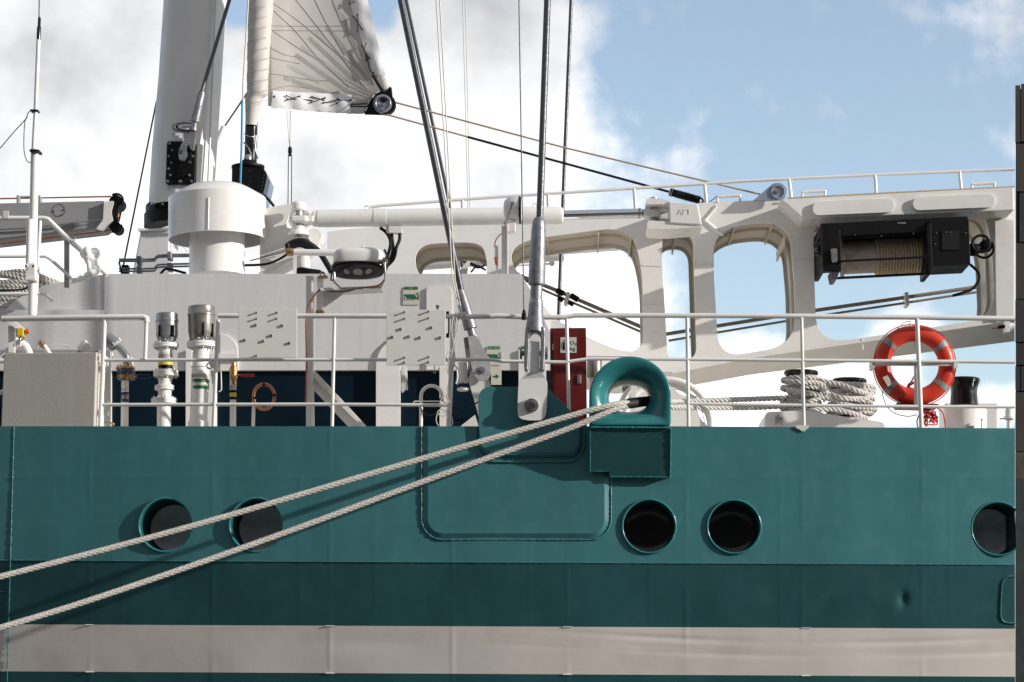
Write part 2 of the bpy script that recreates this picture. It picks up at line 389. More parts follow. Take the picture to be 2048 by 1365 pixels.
def text(name, s, px, py, y, hpx, mat, parent, ext=.001, align='CENTER', xs=1.0, italic=0):
    cu = bpy.data.curves.new(name, 'FONT'); cu.body = s; cu.size = 1; cu.extrude = 0; cu.align_x = align; cu.align_y = 'CENTER'; cu.shear = italic
    o = bpy.data.objects.new(name, cu); C.objects.link(o)
    bpy.context.view_layer.update()
    me = bpy.data.meshes.new_from_object(o.evaluated_get(bpy.context.evaluated_depsgraph_get()))
    bpy.data.objects.remove(o); bpy.data.curves.remove(cu)
    k = SC(px, py, y)*hpx/.7; c = P(px, py, y); org = parent_world(parent)
    for v in me.vertices: v.co = Vector((v.co.x*k*xs, -ext*0, v.co.y*k))+c-org
    bm = bmesh.new(); bm.from_mesh(me)
    r = bmesh.ops.extrude_face_region(bm, geom=bm.faces[:])
    for e in r['geom']:
        if isinstance(e, bmesh.types.BMVert): e.co.y -= ext
    bmesh.ops.recalc_face_normals(bm, faces=bm.faces); bm.to_mesh(me); bm.free()
    me.materials.clear(); me.materials.append(M[mat]); ob = bpy.data.objects.new(name, me); C.objects.link(ob); ob.parent = parent
    return ob
def weld(mb, pts, r=.006, step=.012, jig=.35):
    p = resample(pts, step); rad = [r*(1+random.uniform(-jig, jig)) for _ in p]
    return mb.sweep(p, rad, 6)

# depth of the ship's side at a picture column (it narrows towards the bow on the left)
def hy(px): return .50*max(0, (1250-px)/1250)**2+.10*max(0, (px-1500)/530)**2
def top(px): return 853+ (4*(px-1340)/690 if px > 1340 else 0)
def knuckle(px): return 1121+9*px/2030
END = 2030

# ================================================================== SETTING
z_water = -1.2
struct('harbour_water', MB().add([(-400, -400, z_water), (400, -400, z_water), (400, 900, z_water), (-400, 900, z_water)], [(0, 1, 2, 3)]), 'water', 'dark harbour water round the ship')
struct('quay', MB().box((-60, -60, -2), (60, -12, 0)), 'concrete', 'concrete quay on which the photographer stands')

def build_warehouse():
    t = thing('quayside_building', 'brick warehouse on the quay behind the photographer', 'building', (-20, -34, 0))
    make('wall', MB().box((-75, -46, 0), (34, -34, 17)), 'brick', t)
    for i in range(17):
        for j in range(4):
            x = -72+i*6.2; make('window', MB().box((x, -34.0, 1.5+j*4), (x+2.6, -33.9, 4.0+j*4)), 'porthole_glass', t)
build_warehouse()
def build_far_shore():
    y0 = 60.0
    def block(pa, pb, xa, xb, yf, dp):
        """block whose left flank runs straight away from the quay so that only its front is seen"""
        mb = MB(); f = [P(xa, pa, yf), P(xb, pa, yf), P(xb, pb, yf), P(xa, pb, yf)]
        sh = (f[0].x-CAM.x)/(yf-CAM.y)*dp*1.02
        b_ = [q+Vector((sh, dp, 0)) for q in f]
        return mb.add(f+b_, [(0, 1, 2, 3), (7, 6, 5, 4), (0, 4, 5, 1), (1, 5, 6, 2), (2, 6, 7, 3), (3, 7, 4, 0)])
    struct('quay_wall', block(905, 958, END+.6, 2900, y0, 10), 'stone', 'far stone quay wall at the right edge')
    struct('quay_wall_foot', block(958.5, 1500, END+.6, 2900, y0-.5, 10), 'weed', 'dark weedy foot of the far quay wall')
    c = P(2300, 905, y0+3)
    b = thing('waterfront_building', 'tall dark brown clad building beyond the ship at the right edge', 'building', c)
    yb = y0+2
    make('wall', block(178, 904, END+1.6, 2890, yb+.1, 11), 'facade2', b)
    for a, c_, xa, xb, mt in [(171, 285, 0, 10.5, 'facade'), (168, 283, 11.5, 60, 'facade'), (288, 383, 2.5, 60, 'facade'), (386, 484, 8.5, 60, 'facade3'), (487, 598, 1, 60, 'facade'), (600, 684, 0, 60, 'facade3'), (687, 730, 1, 60, 'facade2'), (785, 903, 0, 60, 'facade')]:
        make('cladding_panel', block(a, c_, END+.6+xa, END+xb, yb-.1, .15), mt, b)
        for q in range(1, 8): make('cladding_panel', block(a, c_, END+62+(q-1)*100, END+60+q*100, yb-.1, .15), mt, b)
    make('window', block(733, 782, END+.6, END+10, yb-.05, .1), 'facade3', b); make('window', block(733, 782, END+12, END+58, yb-.05, .1), 'facade3', b)
build_far_shore()

# ================================================================== HULL
PORTS = [(331, 1050), (512, 1050), (1298, 1053), (1468, 1054), (1996, 1058)]
PR = 55
def build_hull():
    hull = thing('ship_hull', 'teal painted steel ship side with white stripe and round portholes', 'ship hull', P(1024, 1900, hy(1024)))
    rnd = random.Random(3)
    vseams = [180, 425, 660, 905, 1135, 1372, 1605, 1845]          # frame stiffeners printed through the plating
    vhalf = [245, 600, 750, 1060, 1300, 1560, 1900]
    scars = [(1425, 1253, 1436, 1232, .0016), (1436, 1232, 1462, 1216, .0016), (1634, 1201, 1676, 1148, .0013), (1634, 1206, 1680, 1152, .0010), (1858, 1216, 1876, 1182, .0012), (1290, 1225, 1312, 1224, .0010)]
    for _ in range(16): a_, b_ = rnd.uniform(40, 1990), rnd.uniform(880, 1240); scars.append((a_, b_, a_+rnd.uniform(-12, 12), b_+rnd.uniform(-9, 9), rnd.uniform(.0006, .0014)))
    def disp(px, py):
        d = 0
        k = knuckle(px)
        for s in vseams:
            a = abs(px-s)
            if a < 14: d -= .0023*math.exp(-(a/3.0)**2)*(.6+.5*math.sin(py*.03+s))
        for s in vhalf:
            a = abs(px-s)
            if a < 14 and py > 950 and py < k+120: d -= .0011*math.exp(-(a/3)**2)
        a = abs(py-955)
        if a < 14: d -= .0016*math.exp(-(a/3)**2)
        a = abs(py-1050)
        if a < 10: d -= .0010*math.exp(-(a/3)**2)
        # slack plates between the frames
        fx = (px % 238)/238; d += .0045*math.sin(PI*fx)**2*(.6+.4*math.sin(px*.011+py*.02))
        d += .0022*math.sin(px*.021+1.3*math.sin(py*.013))*math.sin(py*.017+.7)
        # dent
        r = math.hypot(px-1806, (py-1200))
        d += .020*math.exp(-((px-1806)/9)**2-((py-1199)/15)**2)-.002*math.exp(-((r-26)/14)**2)
        for (xa, ya, xb, yb, am) in scars:
            L2 = (xb-xa)**2+(yb-ya)**2; tt = max(0, min(1, ((px-xa)*(xb-xa)+(py-ya)*(yb-ya))/L2)); q = math.hypot(px-xa-tt*(xb-xa), py-ya-tt*(yb-ya))
            if q < 9: d -= am*math.exp(-(q/2.6)**2)
        # rubbing waves in the white stripe
        if py > k+90 and px > 950:
            w = min(1, (px-950)/200)
            for (yy, am, sl) in ((1266, .0042, 20), (1296, .0038, 17), (1284, .002, 22)):
                yc = yy+sl*math.sin((px-1150)/330*1.0)
                d += am*w*math.exp(-((py-yc)/5)**2)*(.6+.4*math.sin(px*.013+yy))
        if py > 1255 and py < 1345: d += .006*math.exp(-((px-740)/90)**2-((py-1285)/20)**2)
        return d
    def surf(px, py):
        k = knuckle(px); y = hy(px)
        if py > k: y += (py-k)/216*.26
        return y+disp(px, py)
    # columns and rows (finer where the photo shows relief)
    xs = []; x = -420.0
    while x < END: xs.append(x); x += 4 if x > -10 else 40
    xs.append(END)
    def col(px):
        t = top(px); k = knuckle(px); s0 = 1249+9*px/2030; s1 = 1343+11*px/2030
        r = [t+(k-t)*i/67 for i in range(67)]+[k+(s0-k)*i/32 for i in range(32)]+[s0+(s1-s0)*i/32 for i in range(32)]+[s1+(1420-s1)*i/10 for i in range(10)]+[1420, 1500, 1650, 1850, 2050]
        return r
    vs = []; grid = []
    for i, px in enumerate(xs):
        c = col(px); grid.append([])
        for py in c: grid[-1].append(len(vs)); vs.append([px, py])
    nr = len(grid[0])
    def zone(j): return 0 if j < 67 else (3 if j < 99 else (1 if j < 131 else 2))
    used = {}
    def hole(a, b):
        for (cx, cy) in PORTS:
            if (a-cx)**2+(b-cy)**2 < (PR-3)**2: return True
        return False
    faces = {0: [], 1: [], 2: [], 3: []}
    for i in range(len(xs)-1):
        for j in range(nr-1):
            q = (grid[i][j], grid[i+1][j], grid[i+1][j+1], grid[i][j+1])
            a = sum(vs[t][0] for t in q)/4; b = sum(vs[t][1] for t in q)/4
            if hole(a, b): continue
            faces[zone(j)].append(q)
    for v in vs:
        for (cx, cy) in PORTS:
            d = math.hypot(v[0]-cx, v[1]-cy)
            if PR-6 < d < PR-.5: v[0] = cx+(v[0]-cx)*(PR-1.5)/d; v[1] = cy+(v[1]-cy)*(PR-1.5)/d
    W = [P(a, b, surf(a, b)) for a, b in vs]
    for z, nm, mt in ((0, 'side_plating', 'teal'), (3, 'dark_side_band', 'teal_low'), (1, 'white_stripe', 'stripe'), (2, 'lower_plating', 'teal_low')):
        mb = MB(); mp = {}; fl = []; vv = []
        for q in faces[z]:
            qq = []
            for t in q:
                if t not in mp: mp[t] = len(vv); vv.append(W[t])
                qq.append(mp[t])
            fl.append(qq)
        mb.add(vv, fl, True); make(nm, mb, mt, hull)
    # closed end, cap rail thickness and far side
    mb = MB()
    for i in range(len(xs)-1):
        a, b = W[grid[i][0]], W[grid[i+1][0]]; t = Vector((0, .018, 0))
        dn = Vector((0, 0, -.12))
        mb.add([a, b, b+t, a+t, a+t+dn, b+t+dn], [(0, 1, 2, 3), (3, 2, 5, 4)])
    make('plate_edge', mb, 'teal', hull)
    mb = MB(); e = [W[grid[-1][j]] for j in range(nr)]
    far = [Vector((q.x, 12, q.z)) for q in e]
    mb.add(e+far, [(j, j+1, nr+j+1, nr+j) for j in range(nr-1)])
    make('end_bulkhead', mb, 'teal_dark', hull)
    mb = MB(); x0, x1 = P(-420, 853, 0).x, e[0].x; mb.box((x0, 12, -1.4), (x1, 12.02, e[0].z)); make('far_side_plating', mb, 'teal_dark', hull)
    # welds
    mb = MB()
    weld(mb, [P(x_, knuckle(x_), surf(x_, knuckle(x_)-1)-.002) for x_ in range(-400, END, 10)], .005, .02)
    weld(mb, [P(28-14*(y_-853)/512, y_, surf(24, y_)-.003) for y_ in range(854, 1500, 10)], .005, .014)
    weld(mb, [P(x_, 1184, surf(x_, 1184)-.002) for x_ in range(-300, 22, 10)], .003, .02)
    make('weld_seam', mb, 'teal', hull)
    mb = MB()
    for px in (180, 660, 1135, 1372+240):
        for base, sl in ((1249, 9), (1343, 11)):
            y_ = base+sl*px/2030; mb = MB(); mb.sweep([P(px-9, y_+.5, surf(px, y_)-.001), P(px+9, y_+.5, surf(px, y_)-.001)], .005, 6); make('draught_mark', mb, 'stripe', hull)
    pass
    # doubler plates: flat face with sloped edges
    def doubler(pts, chamfer, h, name, openedge):
        c = Vector((sum(p[0] for p in pts)/len(pts), sum(p[1] for p in pts)/len(pts)))
        n = len(pts); inner = []
        for i in range(n):
            p = Vector(pts[i]); a = Vector(pts[i-1]); b = Vector(pts[(i+1) % n]); t = (b-a).normalized(); nn = Vector((t.y, -t.x))
            if nn.dot(c-p) < 0: nn = -nn
            q = p+nn*chamfer
            if p.y < openedge+2: q = Vector((p.x+math.copysign(chamfer, c.x-p.x), p.y))
            inner.append(q)
        mb = MB()
        outer3 = [P(p[0], p[1], hy(p[0])+.004) for p in pts]; in3 = [P(p.x, p.y, hy(p.x)-h) for p in inner]
        mb.add(outer3+in3, [(i, (i+1) % n, n+(i+1) % n, n+i) for i in range(n)])
        tri = tessellate_polygon([[Vector((p.x, -p.y, 0)) for p in inner]]); mb.add(in3, [tuple(t) for t in tri])
        make(name, mb, 'teal', hull)
        w = MB(); seq = [P(p[0], p[1], hy(p[0])-.004) for p in pts if True]
        weld(w, seq+[seq[0]] if openedge < 0 else seq, .008, .016); make('weld_seam', w, 'teal', hull)
    def ushape(x0, y0, x1, y1, r):
        out = [(x0, y0)]
        for i in range(9): t = PI-i*PI/2/8; out.append((x0+r+r*math.cos(t), y1-r+r*math.sin(t)))
        for i in range(9): t = PI/2-i*PI/2/8; out.append((x1-r+r*math.cos(t), y1-r+r*math.sin(t)))
        out.append((x1, y0)); return out
    doubler(ushape(843, 853.5, 1222, 1080, 42), 13, .024, 'doubler_plate', 853.5)
    doubler(ushape(951, 853.6, 1171, 922, 34), 12, .048, 'doubler_plate', 853.6)
    # small recess panel at the right edge
    w = MB(); seq = [(END, 1153), (2018, 1153), (2009, 1158), (2004, 1168), (2002, 1200), (2001, 1232), (2004, 1241), (2012, 1246), (END, 1247)]
    weld(w, [P(a, b, surf(a, b)-.004) for a, b in seq], .007, .012, .15); make('panel_frame', w, 'teal', hull)
    # portholes
    for (cx, cy) in PORTS:
        y = hy(cx); k = SC(cx, cy, y); c = P(cx, cy, y); full = cx < 1900
        clip = None if full else P(END, cy, y).x
        p_ = bpy.data.objects.new('porthole', None); C.objects.link(p_); p_.parent = hull; p_.location = c-hull.location
        def ringmb(prof, n=64):
            mb = MB(); A = c+Vector((0, prof[0][0], 0)); B = c+Vector((0, prof[-1][0], 0)); Ln = prof[-1][0]-prof[0][0]
            vs_ = []; fs_ = []
            for (yy, r) in prof:
                if cx < 600 and yy < 0: yy *= .40
                for j in range(n):
                    a = 2*PI*j/n; X = c.x+math.cos(a)*r*k
                    if clip is not None: X = min(X, clip)
                    vs_.append(Vector((X, c.y+yy, c.z+math.sin(a)*r*k)))
            for i in range(len(prof)-1):
                for j in range(n): fs_.append((i*n+j, i*n+(j+1) % n, (i+1)*n+(j+1) % n, (i+1)*n+j))
            mb.add(vs_, fs_, True); return mb
        make('rim', ringmb([(.03, 55.5), (-.012, 55.5), (-.018, 54.8), (-.021, 53.5), (-.018, 52), (-.01, 51.3), (.01, 51)]), 'teal_gloss', p_)
        make('barrel', ringmb([(.01, 51), (.42, 51), (.42, 48.5), (.45, 48.5), (.46, 47)]), 'teal_dark' if full and cx < 1900 else 'teal_dark', p_)
        mb = ringmb([(.455, 48), (.458, 47), (.458, 25), (.458, .01)]); make('glass', mb, 'grey_glass' if cx < 600 or cx > 1900 else 'porthole_glass', p_)
    # deck
    mb = MB(); zd = P(1024, 868, 0).z
    xs2 = [-420+i*70 for i in range(36)]+[END]
    vs_ = []
    for px in xs2: q = P(px, 868, hy(px)+.02); vs_ += [Vector((q.x, q.y, zd)), Vector((q.x, 12, zd))]
    mb.add(vs_, [(2*i, 2*i+2, 2*i+3, 2*i+1) for i in range(len(xs2)-1)])
    make('deck', mb, 'deck', hull)
    return hull, surf
hull, surf = build_hull()

# ---- chain plate (pad) standing on the side
def build_pad():
    hull_base = None
    c = P(1065, 853, -.05)
    t = thing('shroud_chain_plate', 'teal lug plate with rounded corners welded to the ship side under the front shroud', 'chain plate', c)
    pts = rpoly([(957, 778, 0), (957, 774, 18), (1095, 774, 0), (1168, 845, 26), (1168, 918, 30), (957, 918, 30)])
    pts = [(958, 920-30)]
    out = rpoly([(957, 774, 26), (1093, 774, 10), (1160, 841, 10), (1158, 906, 26), (964, 906, 26), (957, 850, 4)])
    def yf(x, y): return hy(x)-.056
    mb = MB().plate(out, yf, .05); make('plate', mb, 'teal', t, bevel=.012)
    w = MB(); seq = [(953, 853), (953, 885)]+[(953+36-36*math.cos(a), 888+36*math.sin(a)) for a in [PI/2*i/8 for i in range(9)]]+[(1133+36*math.sin(a), 888+36*math.cos(a)) for a in [PI/2*i/8 for i in range(9)]]+[(1169, 885), (1169, 850)]
    weld(w, [P(a, b, hy(a)-.022) for a, b in seq], .010, .016); make('weld_seam', w, 'teal', t)
build_pad()

# ---- mooring chock
def build_chock():
    yb = -.16
    t = thing('mooring_chock', 'glossy teal ring shaped mooring chock on a box welded to the ship side', 'mooring chock', P(1260, 955, -.1))
    n = 96; cx, cy = 1260, 794
    def outer(a):
        dx, dy = math.cos(a), -math.sin(a)      # picture directions (dy down positive)
        # arch: circle r 81 x 77 above, straight sides to 853 below
        if dy <= 0: return (cx+81*dx, cy+78*dy)
        s = min(81/abs(dx) if abs(dx) > 1e-6 else 1e9, 60/dy)
        return (cx+s*dx, cy+s*dy)
    def inner(a):
        e = 2.3; dx, dy = math.cos(a), -math.sin(a)
        r = (abs(dx/40)**e+abs(dy/28)**e)**(-1/e); return (1258+r*dx, 793+r*dy)
    rows = []; K = 14; mb = MB(); vs = []
    yfr = -.16
    for i in range(n):
        a = 2*PI*i/n; o = outer(a); q = inner(a)
        prof = [(0, .16), (0, 0.0), (.03, -.012)]
        for j in range(1, K+1):
            u = j/K; prof.append((u, -.012-.085*math.sin(PI*u**.8)*(1) if u < 1 else .0))
        prof = [(0, .22), (0, -.088), (.012, -.096), (.03, -.10)]+[(.03+.97*math.sin(PI/2*j/K), -.10+.27*(1-math.cos(PI/2*j/K))) for j in range(1, K+1)]+[(1, .22)]
        for (u, y) in prof:
            w = P(o[0]*(1-u)+q[0]*u, o[1]*(1-u)+q[1]*u, yfr); vs.append(w+Vector((0, y, 0)))
    m_ = len(prof)
    mb.add(vs, [(i*m_+j, ((i+1) % n)*m_+j, ((i+1) % n)*m_+j+1, i*m_+j+1) for i in range(n) for j in range(m_-1)], True)
    mb.add([vs[i*m_] for i in range(n)]+[vs[i*m_+m_-1] for i in range(n)], [(i, (i+1) % n, n+(i+1) % n, n+i) for i in range(n)])
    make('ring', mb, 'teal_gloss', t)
    # box: front leans in towards its foot
    mb = MB()
    f = [P(1181, 854, -.255), P(1340, 854, -.255), P(1339, 955, -.07), P(1218, 953, -.07), P(1218, 942, -.09), P(1181, 942, -.09)]
    b = [Vector((q.x, .03, q.z)) for q in f]; k = len(f)
    mb.add(f+b, [tuple(range(k)), tuple(range(k, 2*k))]+[(i, (i+1) % k, k+(i+1) % k, k+i) for i in range(k)])
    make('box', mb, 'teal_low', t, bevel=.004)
    w = MB(); weld(w, [P(1182, 855, -.260), P(1339, 856, -.260)], .010, .012)
    make('weld_seam', w, 'teal_gloss', t)
    w = MB(); weld(w, [P(1341, 858, -.250), P(1340, 953, -.073)], .009, .014)
    weld(w, [P(1338, 955, -.07), P(1219, 954, -.07)], .006, .014); weld(w, [P(1180, 862, -.243), P(1180, 942, -.09)], .006, .014)
    weld(w, [P(1180, 943, -.085), P(1217, 943, -.085)], .006, .014)
    make('weld_seam', w, 'teal_gloss', t)
build_chock()

# ---- shrouds
def shroud(name, label, x0, x1, y1, dep, rod_r, sock, fork, dtop=None):
    pass
def build_front_shroud():
    y = -.10
    t = thing('shroud', 'thick dark steel shroud with the largest galvanised turnbuckle, bolted to the teal lug plate', 'shroud', P(1064, 810, y), 'steel shrouds of the main mast')
    k = SC(1080, 500, y)
    mb = MB(); A = P(1097, -60, y+.25); B = P(1079, 450, y); mb.sweep([A, B], 7.2*k, 14); make('rod', mb, 'wire', t)
    pr = [(8, 436), (11, 440), (12.5, 444), (14.5, 460), (15.5, 500), (16.5, 530), (17, 566), (16.5, 570), (12, 573), (11.5, 604)]
    mb = MB(); A, B = P(1078, 436, y), P(1072, 604, y); mb.lathe(A, B, [((q-436)/168, r*k) for r, q in pr], 28); make('socket', mb, 'galv', t)
    mb = MB(); mb.plathe(1072, [(10, 598), (13.5, 601), (14, 605), (14, 608)], y, 24); make('collar', mb, 'steel', t)
    # clevis: body and two cheeks
    mb = MB(); mb.plathe(1072, [(14, 607), (14.5, 620), (16.5, 640), (19, 656), (19.5, 664)], y, 28, cx2=1070); make('clevis_body', mb, 'galv', t)
    mb = MB()
    arch = [(1051, 662), (1090, 662)]
    fork = [(1050.5, 660), (1051.5, 654), (1089, 654), (1090.5, 664), (1090, 700), (1088.5, 738), (1085, 743), (1079.5, 741), (1080.5, 700), (1082, 690), (1081.5, 678)]+[(1070+11.5*math.cos(a), 676-12*math.sin(a)) for a in [PI*i/10 for i in range(11)]]+[(1058.5, 690), (1056, 740), (1051, 743), (1048, 736), (1048, 700)]
    mb.plate(fork, y-.07, .14); make('clevis_fork', mb, 'galv', t, bevel=.012, seg=3)
    mb = MB(); q = P(1069, 707, y); mb.lathe(q+Vector((-29*k, 0, 0)), q+Vector((26*k, 0, 0)), [(0, 12*k), (.08, 12*k), (.09, 5*k), (.90, 5*k), (.905, 13*k), (1, 13*k)], 22); make('pin', mb, 'galv', t)
    mb = MB(); q = P(1097, 706, y); mb.sweep([q+Vector((0, -.05, .03)), q+Vector((0, -.05, -.04))], .006, 6); make('split_pin', mb, 'steel', t)
    # link plate
    out = rpoly([(1059, 682, 2), (1079, 684, 2), (1079, 740, 6), (1095, 762, 8), (1094, 812, 30), (1090, 840, 26), (1064, 842, 30), (1036, 838, 26), (1035, 812, 20), (1037, 765, 8), (1057, 741, 6)])
    mb = MB().plate([(a, b) for a, b in out], lambda a, b: -.112 if b > 750 else -.135, .05); make('link_plate', mb, 'white', t, bevel=.006)
    mb = MB(); mb.pdisc(1063, 811, 14, -.145, .03, 24); make('washer', mb, 'steel', t)
    mb = MB(); mb.pdisc(1063, 811, 11, -.165, .03, 6); make('nut', mb, 'steel', t, bevel=.003)
    mb = MB(); mb.pdisc(1063, 811, 7, -.172, .02, 16); make('bolt_end', mb, 'wire', t)
build_front_shroud()

def build_second_shroud():
    y = .75
    t = thing('shroud', 'slanting galvanised shroud with turnbuckle, second from the left pair, ending at the white lug', 'shroud', P(962, 745, y), 'steel shrouds of the main mast')
    k = SC(900, 500, y)
    mb = MB(); mb.sweep([P(789, -60, y+.2), P(922, 582, y)], 6.6*k, 12); make('rod', mb, 'wire', t)
    ax0, ax1 = (920, 580), (950, 690)
    def ln(tt): return (ax0[0]+(ax1[0]-ax0[0])*tt, ax0[1]+(ax1[1]-ax0[1])*tt)
    A, B = P(*ax0, y), P(*ax1, y)
    mb = MB(); mb.lathe(A, B, [(0, 6*k), (.01, 8.5*k), (.06, 9.5*k), (.3, 11.5*k), (.68, 13.5*k), (.71, 13*k), (.72, 8*k), (.84, 8*k), (.85, 11*k), (1, 12*k)], 24); make('socket', mb, 'galv', t)
    o_ = rpoly([(936, 674, 2), (952, 671, 2), (965, 694, 12), (980, 722, 14), (983, 742, 14), (975, 762, 12), (956, 762, 12), (944, 744, 14), (940, 705, 14)])
    make('fork', MB().plate(o_, y-.07, .035), 'pale_steel', t, bevel=.012, seg=3); make('fork', MB().plate([(a-9, b+2) for a, b in o_], y+.05, .03), 'galv', t, bevel=.008)
    mb = MB(); mb.pdisc(963, 741, 7.5, y-.08, .18, 16); mb.pdisc(963, 741, 3, y-.10, .03, 8); make('pin', mb, 'galv', t)
    lug = MB().plate(rpoly([(944, 738, 8), (957, 728, 8), (975, 748, 8), (986, 790, 0), (990, 853, 0), (962, 853, 0), (948, 800, 0), (936, 760, 0)]), y, .03)
    solo('shroud_lug', lug, 'white', 'white steel lug holding the foot of the slanting shroud', 'lug', bevel=.004)
build_second_shroud()

def line(name, pts, rpx, mat, label, cat, group=None, n=8, sub=1):
    mb = MB(); w = pcurve(pts, sub) if sub > 1 else [P(*q) for q in pts]
    mb.sweep(w, [rpx*SC(*q) for q in pts] if sub == 1 else rpx*SC(*pts[0]), n)
    return solo(name, mb, mat, label, cat, group)
line('shroud', [(798, -60, 6.9), (810, -10, 6.8), (868, 260, 6.6), (893, 380, 6.5), (905, 440, 6.4), (940, 600, 6.3)], 3.6, 'wire', 'thinner steel shroud rod just right of and behind the slanting turnbuckle shroud', 'shroud', 'steel shrouds of the main mast', 10)
line('shroud', [(1145, -60, 6.4), (1130, 300, 6.3), (1117, 640, 6.2), (1113, 800, 6.2)], 3.9, 'wire', 'thin steel shroud rod right of the thickest shroud, passing behind the white boom', 'shroud', 'steel shrouds of the main mast', 10)
line('halyard', [(869, -60, .7), (905, 560, .5), (921, 632, .12)], 1.3, 'cordw', 'left of two parallel white cords tied off at the rail', 'cord', 'white cords running up from the rail')
line('halyard', [(876, -60, .72), (910, 560, .52), (925, 632, .12)], 1.3, 'cordw', 'right of two parallel white cords tied off at the rail', 'cord', 'white cords running up from the rail')
line('halyard', [(924, -60, 7), (936, 416, 7)], .9, 'cordw', 'left of two very thin pale cords in front of the cloud', 'cord', 'thin pale cords high behind the boom')
line('halyard', [(929.5, -60, 7), (940, 416, 7)], .9, 'cordw', 'right of two very thin pale cords in front of the cloud', 'cord', 'thin pale cords high behind the boom')
def build_thin_stay():
    t = thing('guard_wire', 'thin dark wire ending in a black clip on the rail left of the big clevis', 'wire', P(1047, 640, .0))
    mb = MB(); mb.sweep([P(1037, -60, .3), P(1048, 625, .06)], 1.5*SC(1040, 300, .1), 6); make('wire', mb, 'wire', t)
    mb = MB(); mb.plathe(1048, [(2, 620), (3.5, 624), (3.5, 627), (5, 629), (5, 640), (4, 640)], .04, 12); make('clip', mb, 'black', t)
build_thin_stay()

# ================================================================== RAILS
def build_rails():
    y = .10
    def Y(px): return hy(px)+y
    t = thing('ship_rail', 'long white three bar guard rail along the deck edge', 'railing', P(1200, 855, Y(1200)))
    mb = MB(); r = 5.2
    def pl(pts, r, mb): mb.sweep([P(a, b, Y(a)) for a, b in pts], r*SC(1000, 700, 0), 12)
    tops = [(437, 632), (700, 632.5), (905, 633), (930, 634), (985, 633), (995, 632), (1035, 634), (1130, 635), (1150, 631), (1500, 632), (1840, 635), (2029, 638)]
    pl(tops, r, mb); make('top_rail', mb, 'white', t)
    mb = MB(); pl([(207, 721), (500, 720), (770, 720), (905, 720), (960, 719), (985, 720), (1005, 723), (1040, 723.5), (1130, 725), (1150, 722), (1180, 718), (1370, 719), (1600, 721), (1840, 723), (2029, 724.5)], 3.6, mb); make('middle_rail', mb, 'white', t)
    mb = MB(); pl([(203, 810), (400, 809.5), (650, 809), (902, 811)], 3.5, mb); make('lower_rail', mb, 'white', t)
    mb = MB(); pl([(1378, 808), (1600, 811), (1840, 813.5), (2029, 814.5)], 3.2, mb); make('lower_rail', mb, 'white', t)
    for (xt, yt, xb, yb, r_) in ((436, 640, 427, 858, 4.2), (669, 636, 664, 858, 3.6), (907, 634, 897, 858, 5.0), (1133, 630, 1138, 828, 3.6), (1374, 636, 1377, 858, 3.6), (1603, 636, 1608, 861, 3.6), (1834, 638, 1843, 858, 4.6)):
        mb = MB(); mb.sweep([P(xt, yt, Y(xt)), P(xb, yb, Y(xb))], r_*SC(xt, 700, 0), 12); make('stanchion', mb, 'white', t)
    mb = MB().plate(rpoly([(1592, 851, 0), (1618, 851, 0), (1618, 856, 5), (1611, 860, 3), (1610, 863, 2), (1603, 863, 2), (1601, 860, 3), (1592, 857, 5)]), -.012, .02); make('foot_plate', mb, 'cream', t)
    # gate at the left end
    g = thing('ship_rail', 'short white rail loop beside the yellow switch at the left end of the deck', 'railing', P(205, 855, Y(205)))
    mb = MB(); mb.sweep([P(4, 638, Y(4)), P(150, 636, Y(150)), P(288, 635, Y(288)), P(293, 637, Y(293)), P(293, 645, Y(293))], 6.2*SC(100, 640, .3), 12); make('top_rail', mb, 'white', g)
    mb = MB(); mb.sweep([P(293, 640, Y(293)), P(290, 719, Y(290))], 4.0*SC(100, 640, .3), 12); make('post', mb, 'white', g)
    mb = MB(); mb.sweep([P(209, 638, Y(209)), P(206, 730, Y(207)), P(200, 858, Y(200))], 4.6*SC(100, 640, .3), 12); make('post', mb, 'white', g)
build_rails()

# plates with studs
def stud_panel(label, x0, y0, x1, y1, studs):
    xm = (x0+x1)/2; y = hy(xm)+.02
    t = thing('mounting_panel', label, 'panel', P(xm, y1, y), 'white stud panels on the rail')
    make('plate', MB().pbox(x0, y0, x1, y1, y, .012), 'cream', t, bevel=.003)
    for (a, b, ln, r) in studs:
        ln *= .45; r *= .85
        q = P(a, b, y); k = SC(a, b, y)
        mb = MB(); mb.lathe(q+Vector((0, -ln, 0)), q, [(0, r*k*.9), (.15, r*k), (.151, r*k*.8), (.85, r*k*.8), (.86, r*k), (1, r*k)], 12); make('stud', mb, 'steel', t)
stud_panel('pale panel with ten short studs on the rail, right of the brown capped vent pipe', 477, 617, 594, 716,
           [(513, 626, .06, 2.4), (554, 626, .06, 2.4), (513, 638, .06, 2.4), (553, 638, .06, 2.4), (511, 651, .03, 3.8), (564, 652, .03, 3.8), (542, 672, .03, 3.8), (489, 681, .03, 3.8), (526, 683, .03, 3.8), (578, 687, .03, 3.8), (513, 712, .06, 2.4)])
stud_panel('pale panel with studs on the rail, below the green sign and beside the tied cords', 773, 620, 891, 731,
           [(809, 625, .07, 2.4), (857, 624, .07, 2.4), (809, 638, .07, 2.4), (857, 637, .07, 2.4), (801, 659, .03, 3.8), (862, 656, .03, 3.8), (784, 675, .03, 3.8), (817, 674, .03, 3.8), (839, 676, .03, 3.8), (880, 676, .03, 3.8), (809, 716, .07, 2.4), (857, 715, .07, 2.4), (809, 726, .07, 2.4), (857, 725, .07, 2.4)])

